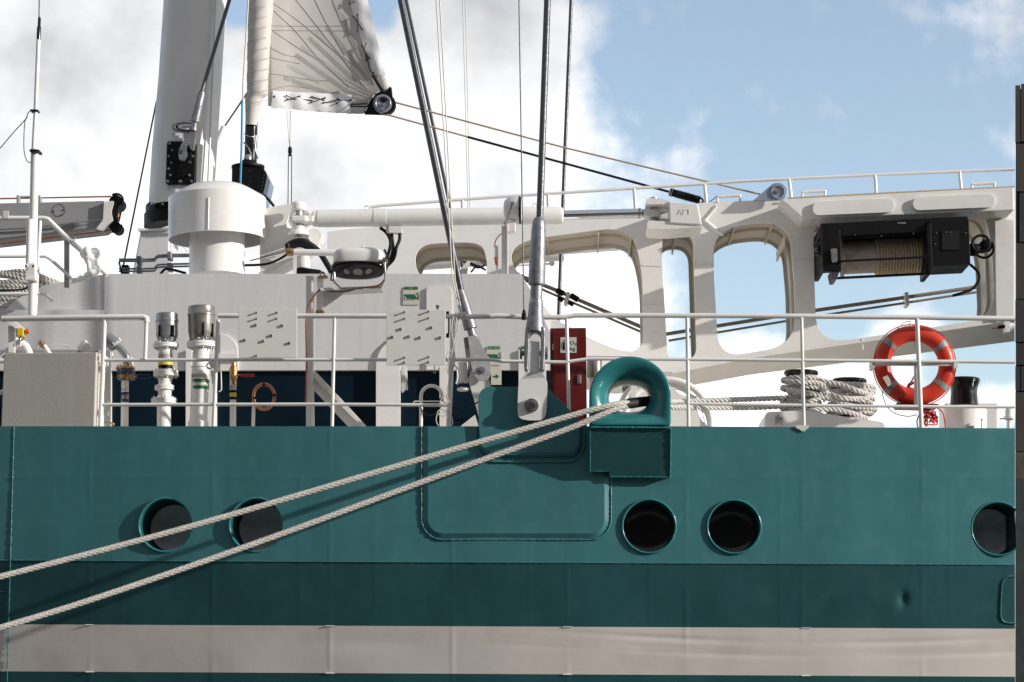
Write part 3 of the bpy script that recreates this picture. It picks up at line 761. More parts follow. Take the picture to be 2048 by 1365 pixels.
# ================================================================== DECKHOUSE
WY = 2.0
def build_deckhouse():
    t = thing('deckhouse', 'long white deckhouse with a navy blue lower wall behind the rail', 'deckhouse', P(640, 868, WY))
    out = [(210, 548), (1041, 548), (1076, 603), (1108, 650), (1108, 741), (205, 741), (205, 632), (-60, 632)]
    out = [(210, 548), (1041, 548), (1063, 582), (1090, 640), (1101, 665), (1101, 741), (-60, 742), (-60, 632), (210, 632)]
    mb = MB(); mb.plate(out, WY, 2.4); make('upper_wall', mb, 'wall', t, bevel=.006)
    mb = MB(); mb.pbox(-60, 742, 1101, 872, WY+.05, 2.2); make('lower_wall', mb, 'navy', t)
    # sloping right flank
    mb = MB(); mb.plate([(1102, 643), (1112, 640), (1165, 668), (1165, 872), (1102, 872)], WY+.25, 2.0); make('side_wall', mb, 'wall', t)
    # pillars standing a little proud
    for x0, x1, yt, yb in ((197, 221, 700, 872), (371, 384, 700, 872), (395, 432, 700, 872)):
        make('pillar', MB().pbox(x0, yt, x1, yb, WY-.03, .08), 'white', t, bevel=.004)
    mb = MB().plate(rpoly([(752, 872, 0), (752, 706, 30), (790, 672, 30), (800, 672, 0), (800, 872, 0)]), WY-.03, .08); make('pillar', mb, 'white', t, bevel=.004)
    make('pillar', MB().pbox(879, 734, 896, 872, WY-.03, .08), 'white', t, bevel=.004)
    make('pillar', MB().pbox(1037, 700, 1092, 872, WY-.03, .08), 'white', t, bevel=.004)
    # ledges and corner flats
    make('ledge', MB().pbox(-60, 620, 208, 631, WY-.05, .4), 'wall', t, bevel=.004)
    pts = [(208, 549), (180, 553), (140, 562), (112, 566), (90, 570), (30, 600), (12, 620), (208, 620)]
    make('corner_plate', MB().plate(pts, WY+.02, .05), 'wall', t, bevel=.004)
    # rounded cover right
    mb = MB().plate(rpoly([(853, 740, 0), (853, 574, 8), (895, 572, 10), (904, 580, 10), (904, 740, 0)]), WY-.025, .025); make('cable_cover', mb, 'white', t, bevel=.006)
    # half round cover behind the brown vent
    mb = MB().plate([(440, 742)]+[(440+36*math.sin(a), 706-38*math.cos(a)) for a in [PI/2*i/10 for i in range(11)]]+[(476, 742)], WY-.03, .03); make('curved_cover', mb, 'white', t, bevel=.004)
    make('cover_tray', MB().pbox(420, 707, 476, 722, WY-.06, .06), 'white', t, bevel=.003)
build_deckhouse()

# diagonal brace + tall I-post with hose
def build_brace():
    t = thing('deck_brace', 'white diagonal steel brace and post in front of the navy wall', 'brace', P(700, 855, .65))
    y = .65
    make('diagonal_bar', MB().plate([(623, 748), (736, 866), (708, 866), (623, 776)], y+.02, .05), 'white', t, bevel=.003)
    make('diagonal_flange', MB().plate([(623, 744), (632, 744), (745, 866), (734, 866), (623, 752)], y-.03, .06), 'cream', t, bevel=.003)
    make('post', MB().pbox(612, 552, 623, 866, y, .06), 'white', t, bevel=.003)
    make('post_flange', MB().pbox(622, 552, 626, 866, y-.05, .12), 'white', t, bevel=.002)
build_brace()

def sign(label, x0, y0, x1, y1, header, arrow=False, cut=None):
    y = WY-.006
    t = thing('safety_sign', label, 'sign', P((x0+x1)/2, y1, y), 'green and cream safety signs on the deckhouse')
    w = x1-x0; h = y1-y0
    make('board', MB().pbox(x0, y0+h*.17, x1, y1, y-.004, .004), 'decal', t)
    if arrow: return t
    make('header_strip', MB().pbox(x0+w*.06, y0, x1-w*.1, y0+h*.155, y-.005, .005), 'green', t)
    text('header_lettering', header, (x0+x1)/2-1, y0+h*.085, y-.005, h*.075, 'decal', t, .001, xs=.9)
    g = lambda pts, nm, mt, d: make(nm, MB().plate([(x0+a*w, y0+b*h) for a, b in pts], y-d, .002), mt, t)
    g([(.06, .42), (.70, .42), (.90, .68), (.70, .68), (.70, .74), (.06, .74)], 'frame_mark', 'black', .0055)
    g([(.10, .46), (.24, .68), (.64, .68), (.64, .71), (.10, .71)], 'white_mark', 'decal', .0065)
    g([(.14, .42), (.69, .42), (.86, .66), (.28, .66)], 'flap_mark', 'green2', .0075)
    mb = MB(); pts = [(x0+w*a, y0+h*b, y-.006) for a, b in ((.82, .36), (.92, .45), (.95, .55), (.93, .68))]; pipe(mb, pts, w*.018, 5); make('arc_mark', mb, 'black', t)
    mb = MB(); mb.pdisc(x0+w*.92, y0+h*.34, w*.035, y-.0055, .002, 10); mb.pdisc(x0+w*.92, y0+h*.71, w*.035, y-.0055, .002, 10); make('dot_mark', mb, 'black', t)
    return t
sign('green and cream hatch sign high on the wall above the right stud panel', 806, 574, 839, 610, 'VE 02')
sign('green and cream hatch sign behind the dented rail, between the two turnbuckles', 973, 693, 1003, 731, 'VE-ZUL. TREIBW.')
sign('green and cream hatch sign mostly hidden behind the big clevis', 1040, 693, 1070, 731, 'VE-ABL.')
sg = sign('small cream sign with a green arrow below the hatch sign', 982, 729, 1003, 770, '', arrow=True)
make('arrow_mark', MB().plate([(986, 752), (992, 752), (992, 748.5), (998.5, 753.5), (992, 758.5), (992, 755), (986, 755)], WY-.0125, .002), 'green', sg)

# cowl vent
def build_cowl():
    y = 3.0; t = thing('mushroom_vent', 'big white round mushroom ventilator on the deckhouse roof', 'ventilator', P(434, 548, y))
    k = SC(434, 450, y)
    mb = MB(); mb.plathe(434, [(55, 440), (55, 552)], y, 64); make('trunk', mb, 'white', t)
    cz = 434
    A, B = P(434.5, 372, y), P(434.5, 481, y)
    prof = [(0, .1), (.0, 40*k), (.02, 55*k), (.09, 70*k), (.235, 95.5*k), (.245, 96.5*k), (1, 96.5*k), (1, 94*k), (.3, 94*k), (.28, 55*k)]
    mb = MB(); mb.lathe(A, B, prof, 96); make('hood', mb, 'white', t)
    q = P(433, 396, y); mb = MB(); mb.sweep([Vector((q.x, y-96.8*k, P(433, 400, y).z-.09)), Vector((q.x, y-96.8*k, P(433, 462, y).z-.09))], .008, 6); make('weld_line', mb, 'white', t)
    mb = MB()
    for a in (-2.5, -.6):
        d = Vector((math.cos(a), math.sin(a), 0)); z = P(434, 470, y).z; c = Vector((q.x, y, z))
        mb.sweep([c+d*55*k, c+d*82*k], .012, 6); mb.sweep([c+d*80*k, c+d*80*k+Vector((0, 0, .1))], .012, 6)
    make('hood_bracket', mb, 'white', t)
build_cowl()

# mast
def build_mast():
    y = 5.2; t = thing('mast', 'broad white mast rising behind the ventilator, with a black bolted plate', 'mast', P(363, 548, y))
    mb = MB(); n = 48; rows = [(-80, 336, 460), (0, 329, 453), (150, 319, 443), (300, 305.5, 433), (420, 298, 424)]
    vs = []
    for (py, xl, xr) in rows:
        A, B = P(xl, py, y), P(xr, py, y); c = (A+B)/2; rx = (B-A).length/2
        for j in range(n):
            a = 2*PI*j/n; rr = 1+.018*math.exp(-((a-4.9-.55)/.03)**2)+0
            for a0 in (4.03, 5.62, 5.30): rr += .020*math.exp(-((a-a0)/.04)**2)
            vs.append(c+Vector((math.cos(a)*rx*rr, math.sin(a)*rx*1.25*rr, 0)))
    mb.add(vs, [(i*n+j, i*n+(j+1) % n, (i+1)*n+(j+1) % n, (i+1)*n+j) for i in range(len(rows)-1) for j in range(n)], True)
    make('tube', mb, 'mast', t)
    # luff grooves / cover strips
    for (xa, xb) in ((345, 316), (434, 415)):
        mb = MB(); d = y-.83; 
        mb.sweep([P(xa, -70, y-.33), P(xb, 400, y-.33)], 2.2*SC(400, 200, y), 8); make('edge_strip', mb, 'mast', t)
    mb = MB(); mb.plathe(360, [(66, 411), (68, 414), (68, 428), (71, 430), (71, 455)], y, 40); make('mast_boot', mb, 'black', t)
    yp = y-.505
    mb = MB().plate(rpoly([(334, 283, 6), (391, 283, 6), (388, 369, 6), (331, 369, 6)]), yp, .3); make('bolted_plate', mb, 'black', t, bevel=.008)
    for a, b in ((339, 287), (344, 300), (337, 312), (342, 325), (336, 337), (340, 350), (334, 362), (386, 287), (385, 312), (379, 324), (378, 350), (382, 362), (359, 362)):
        q = MB().pdisc(a, b, 2.9 if b != 362 or a != 359 else 4.2, yp-.03, .035, 10, r2=1.8); make('bolt', q, 'galv', t)
    mb = MB().plate([(359, 300), (382, 296), (384, 318), (372, 342), (366, 356), (352, 356), (358, 335)], yp-.03, .03); make('lug', mb, 'black', t, bevel=.006)
    # maker's emblem: two crescents and a name
    def ell(cx, cy, rx, ry, n=40): return [(cx+rx*math.cos(2*PI*i/n), cy+ry*math.sin(2*PI*i/n)) for i in range(n)]
    em = MB().plate(ell(369, 254, 24.5, 8.6), yp+.02, .2); make('emblem', em, 'black', t)
    make('emblem_field', MB().plate(ell(369.6, 254.2, 22.9, 7.2), yp+.016, .2), 'white', t)
    make('emblem_crescent', MB().plate(ell(371, 254, 20, 7.0), yp+.012, .2), 'black', t)
    make('emblem_centre', MB().plate(ell(373.5, 253.6, 18, 5.9), yp+.008, .2), 'white', t)
    text('emblem_lettering', 'Lorima', 374, 254, yp+.008, 5, 'black', t, .002, italic=.4)
    mb = MB(); 
    for a, b in ((346, 268), (336, 375), (349, 375), (305, 407), (325, 408)): mb.pdisc(a, b, 1.6 if b < 400 else 2.6, yp+.0, .2, 8)
    make('rivet', mb, 'steel', t)
build_mast()
def build_mast_step():
    t = thing('mast_step_housing', 'grey white tapered steel housing at the foot of the mast', 'housing', P(320, 548, 4.3))
    mb = MB().plate([(281, 461), (338, 459), (340, 560), (262, 560)], 4.3, 1.2); make('housing', mb, 'wall', t, bevel=.02)
    mb = MB().plate([(276, 456), (300, 458), (320, 457), (338, 451), (338, 460), (276, 462)], 4.25, 1.3); make('top_flange', mb, 'white', t, bevel=.005)
    t = thing('hydraulic_lines', 'grey hydraulic pipes with clamp blocks left of the mushroom ventilator', 'pipes', P(310, 548, 3.9))
    for i, (yy, st) in enumerate(((521, 0), (517, 6), (541, 0), (536, 6))):
        mb = MB(); pipe(mb, [(238, yy+2, 3.9), (275, yy+2, 3.9), (310, yy+1, 3.9), (316, yy-6, 3.9), (380, yy-8, 3.9)], 2.0, 8, 2); make('pipe', mb, 'galv', t)
    for x_, y_ in ((277, 521), (338, 512), (277, 540), (338, 534)): make('clamp', MB().pbox(x_-4, y_-9, x_+5, y_+8, 3.82, .12), 'galv', t, bevel=.01)
    mb = MB(); pipe(mb, [(238, 524, 3.8), (243, 545, 3.8), (243, 552, 3.8)], 2, 6); mb.pbox(243, 530, 256, 548, 3.9, .1); make('valve_block', mb, 'black', t)
    mb = MB(); pipe(mb, [(320, 550, 3.7), (330, 539, 3.7), (345, 540, 3.7), (372, 547, 3.7)], 2.6, 8); make('hose', mb, 'rubber', t)
build_mast_step()

def build_inner_stay():
    y = 4.62; t = thing('inner_stay', 'dark stay crossing the mast, forked onto its black bolted plate', 'stay', P(368, 310, y))
    k = SC(400, 200, y)
    mb = MB(); mb.sweep([P(477, -60, y+.3), P(403, 186, y)], 3.9*k, 10); make('rod', mb, 'wire', t)
    A, B = P(404, 184, y), P(386, 262, y)
    mb = MB(); mb.lathe(A, B, [(0, 4*k), (.01, 6.5*k), (.06, 7.6*k), (.5, 8.4*k), (.77, 9*k), (.78, 5.5*k), (.9, 5.5*k), (.91, 8*k), (1, 8.5*k)], 20); make('socket', mb, 'galv', t)
    mb = MB(); mb.plate(rpoly([(379, 262, 3), (392, 262, 3), (388, 290, 3), (386, 300, 5), (381, 300, 3), (377, 288, 5), (373, 296, 3), (373, 312, 6), (366, 322, 5), (358, 320, 5), (356, 304, 6), (364, 286, 3), (370, 278, 3)]), y-.02, .08); make('fork', mb, 'galv', t, bevel=.015)
    mb = MB(); mb.pdisc(361, 303, 4, y-.04, .2, 14); make('pin', mb, 'wire', t)
build_inner_stay()
line('backstay', [(313, 203, 6.2), (243, 550, 5.6)], 1.8, 'rubber', 'thin black stay left of the mast', 'stay')
def build_far_stay():
    y = 6.5; t = thing('far_stay', 'short grey stay with a swaged end appearing right of the mast', 'stay', P(435, 280, y)); k = SC(440, 240, y)
    make('wire', MB().sweep([P(500, 178, y), P(446, 258, y)], 1.8*k, 8), 'wire', t)
    mb = MB(); mb.lathe(P(449, 252, y), P(431, 292, y), [(0, 2.5*k), (.05, 5.5*k), (.4, 6.5*k), (1, 4*k)], 14); make('end_fitting', mb, 'white', t)
build_far_stay()

# ---- sail on its furler
SY = 4.6
def sy(px, py): return SY+.10*math.sin((px-540)/240*PI)*max(0, min(1, (px-520)/60))
def build_sail():
    t = thing('furled_sail', 'partly furled cream sail with stitched grey patches and laced cover strips', 'sail', P(515, 250, SY))
    # body as a grid between luff and leech
    mb = MB(); rows = []; n, m_ = 30, 26
    for i in range(m_+1):
        v = i/m_; rows.append([])
        for j in range(n+1):
            u = j/n
            tl = (534+2*0, -80); xl0, yl0 = 538-10*v*.2, -80+295*v
            xr0, yr0 = 700+76*v, -80+282*v
            x_ = xl0*(1-u)+xr0*u; y_ = yl0*(1-u)+yr0*u
            if v > .999: y_ += 8*math.sin(PI*u)*.2
            rows[-1].append(P(x_, y_, sy(x_, y_)))
    # foot: to the line (537,215)->(745,228)
    foot = [(536, 214), (590, 219), (650, 225), (700, 228), (726, 228.5), (728, 221), (776, 190)]
    mb2 = MB(); pts = [(536, -80), (716, -80), (728, 0), (754, 80), (768, 148), (781, 186), (752, 200), (736, 212), (727, 229), (650, 225), (590, 219), (536, 214)]
    # triangulate densely by slicing into strips
    def span(py):
        xs_ = []
        for a in range(len(pts)):
            p, q = pts[a], pts[(a+1) % len(pts)]
            if (p[1]-py)*(q[1]-py) < 0: xs_.append(p[0]+(q[0]-p[0])*(py-p[1])/(q[1]-p[1]))
        return (min(xs_), max(xs_)) if len(xs_) > 1 else None
    vs = []; fs = []; cols = 24; ys = [-79.5+i*4.05 for i in range(77)]; ys = [v for v in ys if v < 228.5]
    ok = [(v, span(v)) for v in ys if span(v)]
    for v, (a, b) in ok:
        for j in range(cols+1): x_ = a+(b-a)*j/cols; vs.append(P(x_, v, sy(x_, v)))
    for i in range(len(ok)-1):
        for j in range(cols): q = i*(cols+1)+j; fs.append((q, q+1, q+cols+2, q+cols+1))
    mb.v = []; mb.f = []; mb.sm = []; mb.add(vs, fs, True)
    body = make('sail_body', mb, 'sail', t); sol = body.modifiers.new('thick', 'SOLIDIFY'); sol.thickness = .002; sol.offset = 0
    # reinforcing patches fanning from the clew
    def strip(a, b, w, mat='patch', d=.0022, nm='reinforcing_patch'):
        A, B = Vector(a), Vector(b); dr = (B-A).normalized(); nn = Vector((-dr.y, dr.x))*w; N_ = 14; vs = []
        for i in range(N_+1):
            c = A.lerp(B, i/N_)
            for s_ in (1, -1): q = c+nn*s_; vs.append(P(q.x, q.y, sy(q.x, q.y)-d))
        mbs = MB().add(vs, [(2*i, 2*i+1, 2*i+3, 2*i+2) for i in range(N_)]); o = make(nm, mbs, mat, t)
    for a, b in (((568, 156), (665, 190)), ((591, 110), (725, 205)), ((618, 76), (745, 196)), ((653, 52), (742, 168)), ((682, 30), (722, 112))): strip(a, b, 4.2)
    for a, b in (((575, 131), (640, 166)), ((603, 93), (690, 160)), ((630, 62), (700, 130)), ((668, 10), (715, 90))): strip(a, b, 3.4, 'patch2', .0030)
    for i in range(5): strip((706-6*i, 205-13*i), (746+1.5*i, 206-4*i), 2.2, 'patch2', .0038, 'web_patch')
    # stitch lines
    mb = MB()
    def st(p, r=.45): mb.sweep([P(a, b, sy(a, b)-.0036) for a, b in [tuple(v) for v in curve(p, 6)]], r*SC(600, 100, SY), 4)
    st([(545, 6), (600, 45), (660, 95), (720, 140)]); st([(545, 62), (610, 105), (650, 125)]); st([(545, 20), (590, 62), (640, 120), (700, 175)])
    st([(543, 52), (620, 53), (690, 52)]); st([(543, 61), (620, 62), (690, 62)]); st([(541, 115), (560, 120), (600, 128)]); st([(539, 148), (565, 151), (620, 160), (660, 162)])
    st([(560, -40), (640, 60), (735, 180)]); st([(610, -40), (655, 50), (690, 110)]); st([(650, -40), (690, 60), (750, 170)]); st([(540, 95), (570, 110), (600, 115)]); st([(540, 180), (580, 172), (620, 178)])
    make('stitching', mb, 'thread', t)
    # foot cover and leech cover
    def cover(pts2, nm, d=.03):
        mbc = MB().plate(pts2, lambda a, b: sy(a, b)-d+.012*math.sin(a*.22+b*.1)*math.sin(b*.17), .02); make(nm, mbc, 'sail2', t, bevel=.003)
    def strips_cover(A0, A1, B0, B1, nm, N_=40, K=6, d=.03):
        vs = []
        for i in range(N_+1):
            u = i/N_; a = Vector(A0).lerp(Vector(A1), u); b = Vector(B0).lerp(Vector(B1), u)
            for j in range(K+1):
                w = j/K; q = a.lerp(b, w); bul = .016*math.sin(PI*w)*(1+.6*math.sin(u*23)+.5*math.sin(u*11+2+w*3)); vs.append(P(q.x, q.y+ (1.2*math.sin(u*40) if j == K else 0), sy(q.x, q.y)-d*.4-bul))
        mbc = MB().add(vs, [(i*(K+1)+j, i*(K+1)+j+1, (i+1)*(K+1)+j+1, (i+1)*(K+1)+j) for i in range(N_) for j in range(K)], True); make(nm, mbc, 'sail2', t)
    strips_cover((546, 182), (703, 190), (542, 216), (702, 228), 'foot_cover')
    strips_cover((672, -80), (745, 150), (716, -80), (771, 150), 'leech_cover')
    lace = MB()
    def lc(p, r=.9): lace.sweep([P(a, b, sy(a, b)-.032) for a, b in p], r*SC(600, 100, SY), 5)
    lc([(549, 193), (549, 196)]); lc([(573, 192), (598, 202)]); lc([(574, 200), (599, 193)]); lc([(599, 199), (626, 201)]); lc([(624, 194), (650, 201)]); lc([(623, 205), (650, 196)]); lc([(648, 206), (676, 200), (702, 202)]); lc([(675, 198), (684, 201), (673, 207)])
    for a, b in ((549, 193), (573, 192), (599, 193), (574, 200), (598, 202), (624, 194), (650, 196), (623, 205), (647, 206), (675, 198), (673, 207), (702, 200)): lace.ball(P(a, b, sy(a, b)-.032), 1.9*SC(600, 100, SY), 8, 5)
    lc([(699, 0), (702, 8)]); lc([(707, 33), (724, 60)]); lc([(714, 30), (716, 62)]); lc([(724, 92), (730, 105), (733, 122)]); lc([(731, 88), (728, 100), (739, 118)], .9); lc([(733, 110), (740, 142), (746, 147)], 1.3)
    for a, b in ((699, 8), (707, 4), (707, 34), (715, 30), (715, 62), (724, 59), (724, 92), (731, 88), (732, 122), (739, 117), (747, 146)): lace.ball(P(a, b, sy(a, b)-.032), 1.8*SC(600, 100, SY), 8, 5)
    make('lacing', lace, 'rubber', t)
    # clew plate, sheave block, webbing
    mb = MB()
    cp = [(729, 228), (728, 224), (733, 215), (737, 208), (741, 201), (747, 193), (754, 187), (761, 184), (772, 182), (776, 178), (780, 174), (783, 175), (785, 195), (787, 212), (780, 224), (765, 229)]
    mb.plate(cp, SY-.03, .05)
    make('clew_plate', mb, 'black', t, bevel=.004)
    mb = MB()
    for a, b, a2, b2 in ((731, 222, 734, 215), (736, 207, 739, 200), (744, 195, 749, 190), (753, 186, 760, 182)): mb.sweep([P(a, b, SY-.06), P(a2, b2, SY-.06)], 1.5*SC(700, 200, SY), 6)
    mb.sweep([P(777, 175, SY-.06), P(782, 174, SY-.06)], 1.2*SC(700, 200, SY), 6)
    make('clew_lashing', mb, 'cordw', t)
    mb = MB(); mb.pdisc(771, 208, 20, SY-.09, .10, 36); make('block_cheek', mb, 'black', t)
    mb = MB(); mb.pdisc(765, 207, 18.5, SY-.12, .05, 40); make('sheave_housing', mb, 'bluegrey', t, bevel=.004)
    mb = MB(); mb.torus(P(766, 207, SY-.13), 14.5*SC(766, 207, SY), 1.3*SC(766, 207, SY), (0, 1, 0)); mb.pdisc(768, 209, 3.4, SY-.14, .03, 16); make('sheave_ring', mb, 'steel', t)
    mb = MB()
    for i in range(11):
        a = PI*.45+i*PI/10; mb.pdisc(766+12*math.cos(a), 207-12*math.sin(a), 1.1, SY-.124, .01, 8)
    mb.plate([(759, 200), (764, 196), (775, 199), (768, 208)], SY-.126, .01)
    make('sheave_hole', mb, 'black', t)
    mb = MB(); pipe(mb, [(703, 208, SY-.06), (703, 214, SY-.06)], 2.6, 8, 1); pipe(mb, [(705, 209, SY-.06), (735, 208, SY-.06)], 1.6, 6, 1); pipe(mb, [(705, 213, SY-.06), (735, 214, SY-.06)], 1.6, 6, 1); make('webbing', mb, 'rubber', t)
    mb = MB(); pipe(mb, [(746, 150, SY-.06), (756, 168, SY-.06), (768, 186, SY-.06)], 3.2, 8); make('webbing', mb, 'rubber', t)
    # luff roll
    k = SC(515, 100, SY)
    n = 20; N_ = 80; vs = []
    for i in range(N_+1):
        py = -80+332*i/N_
        xl = 497-3.0*(py/190) if py < 190 else 491+ (py-190)*.05
        xr = 546-11*(max(0, py)/190) if py < 192 else (530-14*(py-192)/60)
        if py > 195: xl = 490+ (py-195)*.02; xr = 525-12*(py-195)/57
        A, B = P(xl, py, SY-.05), P(xr, py, SY-.05); c = (A+B)/2; r = (B-A).length/2
        for j in range(n):
            a = 2*PI*j/n; wob = 1+.05*math.sin(3*a+py*.07)*math.sin(py*.045+a*2)+.02*math.sin(py*.31+5*a)
            if py > 195: wob = 1+.012*math.sin(py*1.1)
            vs.append(c+Vector((math.cos(a), math.sin(a), 0))*r*wob)
    make('luff_roll', MB().add(vs, [(i*n+j, i*n+(j+1) % n, (i+1)*n+(j+1) % n, (i+1)*n+j) for i in range(N_) for j in range(n)], True), 'sail', t)
    mb = MB()
    for i in range(10):
        py = 12+i*21; xs_ = [P(496+ (538-496)*j/8, py+9*(1-j/8)**1.5, SY-.05-.235*math.sin(PI*(j+.3)/8.6)) for j in range(9)]
        mb.sweep(xs_, .5*k, 4)
    make('luff_stitching', mb, 'thread', t)
    # furler tube and fittings
    mb = MB(); mb.plathe(503, [(12.5, 244), (12.5, 330)], SY, 20, cx2=501); make('furler_tube', mb, 'gloss_black', t)
    mb = MB(); pipe(mb, [(488, 268, SY-.16), (500, 274, SY-.25), (513, 272, SY-.2)], 1.2, 6); pipe(mb, [(487, 285, SY-.2), (497, 297, SY-.2), (504, 315, SY-.2)], 1.6, 6); pipe(mb, [(512, 272, SY-.1), (511, 300, SY-.1), (516, 318, SY-.1)], 1.6, 6)
    mb.ball(P(493, 318, SY-.2), 6*k, 12, 8); mb.plathe(497, [(5, 310), (7, 314), (7, 322), (4, 326)], SY-.2, 12); make('shackle', mb, 'steel', t)
build_sail()

def build_furler_drive():
    y = 4.2; t = thing('furler_drive', 'black box shaped furler motor with rounded top under the sail', 'furler motor', P(505, 412, y))
    pts = rpoly([(464, 334, 6), (528, 334, 0), (538, 348, 10), (541, 362, 6), (528, 410, 8), (524, 415, 6), (500, 380, 0), (463, 376, 0)])
    mb = MB().plate(rpoly([(464, 333, 8), (529, 337, 10), (534, 352, 6), (522, 405, 8), (510, 400, 6), (463, 390, 4)]), y, .35); make('housing', mb, 'black', t, bevel=.012)
    mb = MB().plate([(529, 338), (541, 364), (529, 415), (521, 404), (534, 352)], y+.02, .3); make('side_panel', mb, 'bluegrey', t, bevel=.004)
    mb = MB(); mb.plathe(496, [(24, 331), (33, 333), (33, 337), (30, 340)], y+.2, 28); mb.plathe(498, [(14, 322), (18, 331)], y+.2, 20); make('top_flange', mb, 'black', t)
    mb = MB()
    for i in range(8): mb.pdisc(529.5-(i*1.2), 343+7.2*i, .8, y-.006, .01, 6)
    for a, b in ((500, 342), (528, 343), (499, 355), (500, 363), (498, 370)): mb.pdisc(a, b, .7, y-.006, .01, 6)
    make('screw', mb, 'steel', t)
    mb = MB(); pipe(mb, [(480, 380, y-.3), (505, 384, y-.3), (530, 393, y-.25), (548, 413, y-.2)], 3, 8); solo('black_cable', mb, 'rubber', 'black cable curving right from under the furler motor', 'cable')
    mb = MB(); pipe(mb, [(420, 380, 3.6), (432, 371, 3.6), (450, 371, 3.6), (466, 379, 3.6)], 3.2, 8); pipe(mb, [(424, 382, 3.6), (436, 376, 3.6), (450, 374, 3.6), (462, 382, 3.6)], 2.6, 8); solo('black_cable', mb, 'rubber', 'black corrugated cable arching over the mushroom ventilator', 'cable')
build_furler_drive()
line('blue_line', [(484.5, 205, 3.8), (483, 300, 3.75), (480, 384, 3.7)], 2.2, 'blue', 'light blue rope hanging in front of the furler', 'rope')
line('luff_line', [(500, -60, 4.25), (493, 60, 4.3), (486, 170, 4.3), (486, 204, 4.3)], 1.6, 'cordw', 'thin pale line along the left edge of the rolled sail', 'rope')

def build_block_and_line():
    y = 5.5; t = thing('hanging_block', 'small black block hanging on a thin cord under the sail foot', 'block', P(580, 300, y)); k = SC(580, 300, y)
    mb = MB(); mb.plathe(580, [(1.5, 293), (3.8, 297), (4.2, 305), (3, 308), (3.4, 312), (1.2, 313)], y, 14); make('block', mb, 'black', t)
    mb = MB(); mb.sweep([P(581, 222, y), P(580, 294, y)], 1.2*k, 6); mb.sweep([P(574, 222, y), P(575, 245, y), P(579, 292, y)], .6*k, 5); make('cord', mb, 'cordw', t)
    mb = MB(); mb.sweep([P(577, 310, y), P(576, 420, y)], 1.2*k, 6); mb.sweep([P(583.5, 310, y), P(583, 420, y)], 1.2*k, 6); make('tackle_line', mb, 'wire', t)
build_block_and_line()

def build_sheets():
    line('sheet', [(786, 204, SY-.05), (1130, 296, 4.4), (1520, 389, 4.2)], 1.9, 'tan', 'upper of two tan ropes running right from the sail block', 'rope', 'ropes from the sail block')
    t = thing('sheet', 'lower rope from the sail block, tan then black sleeved, ending in a black spring cover', 'rope', P(1370, 395, 4.2), 'ropes from the sail block')
    mb = MB(); mb.sweep([P(760, 226, SY-.05), P(790, 234, SY-.05), P(938, 275, 4.5)], 1.9*SC(900, 250, 4.5), 8); make('tan_section', mb, 'tan', t)
    mb = MB(); mb.sweep([P(936, 274.5, 4.5), P(1345, 386, 4.2)], 2.5*SC(900, 250, 4.5), 8); make('black_sleeve', mb, 'rubber', t)
    k = SC(1370, 395, 4.2); A, B = P(1340, 384.5, 4.2), P(1400, 401, 4.2)
    mb = MB(); N_ = 90; pts = [A.lerp(B, i/N_) for i in range(N_+1)]; mb.sweep(pts, [(8.2+1.0*math.sin(i*1.9)+random.uniform(-.6, .6))*k for i in range(N_+1)], 12); make('spring_cover', mb, 'rubber', t)
    mb = MB(); mb.lathe(P(1338, 384, 4.2), P(1345, 386, 4.2), [(0, 7*k), (1, 8*k)], 16); make('end_cap', mb, 'white', t)
    mb = MB(); mb.torus(P(1401, 402, 4.15), 5*k, 1.8*k, (0, 1, 0)); pipe(mb, [(1405, 404, 4.15), (1418, 404, 4.1), (1428, 398, 4.1), (1434, 392, 4.1)], .9, 5); make('shackle', mb, 'black', t)
build_sheets()

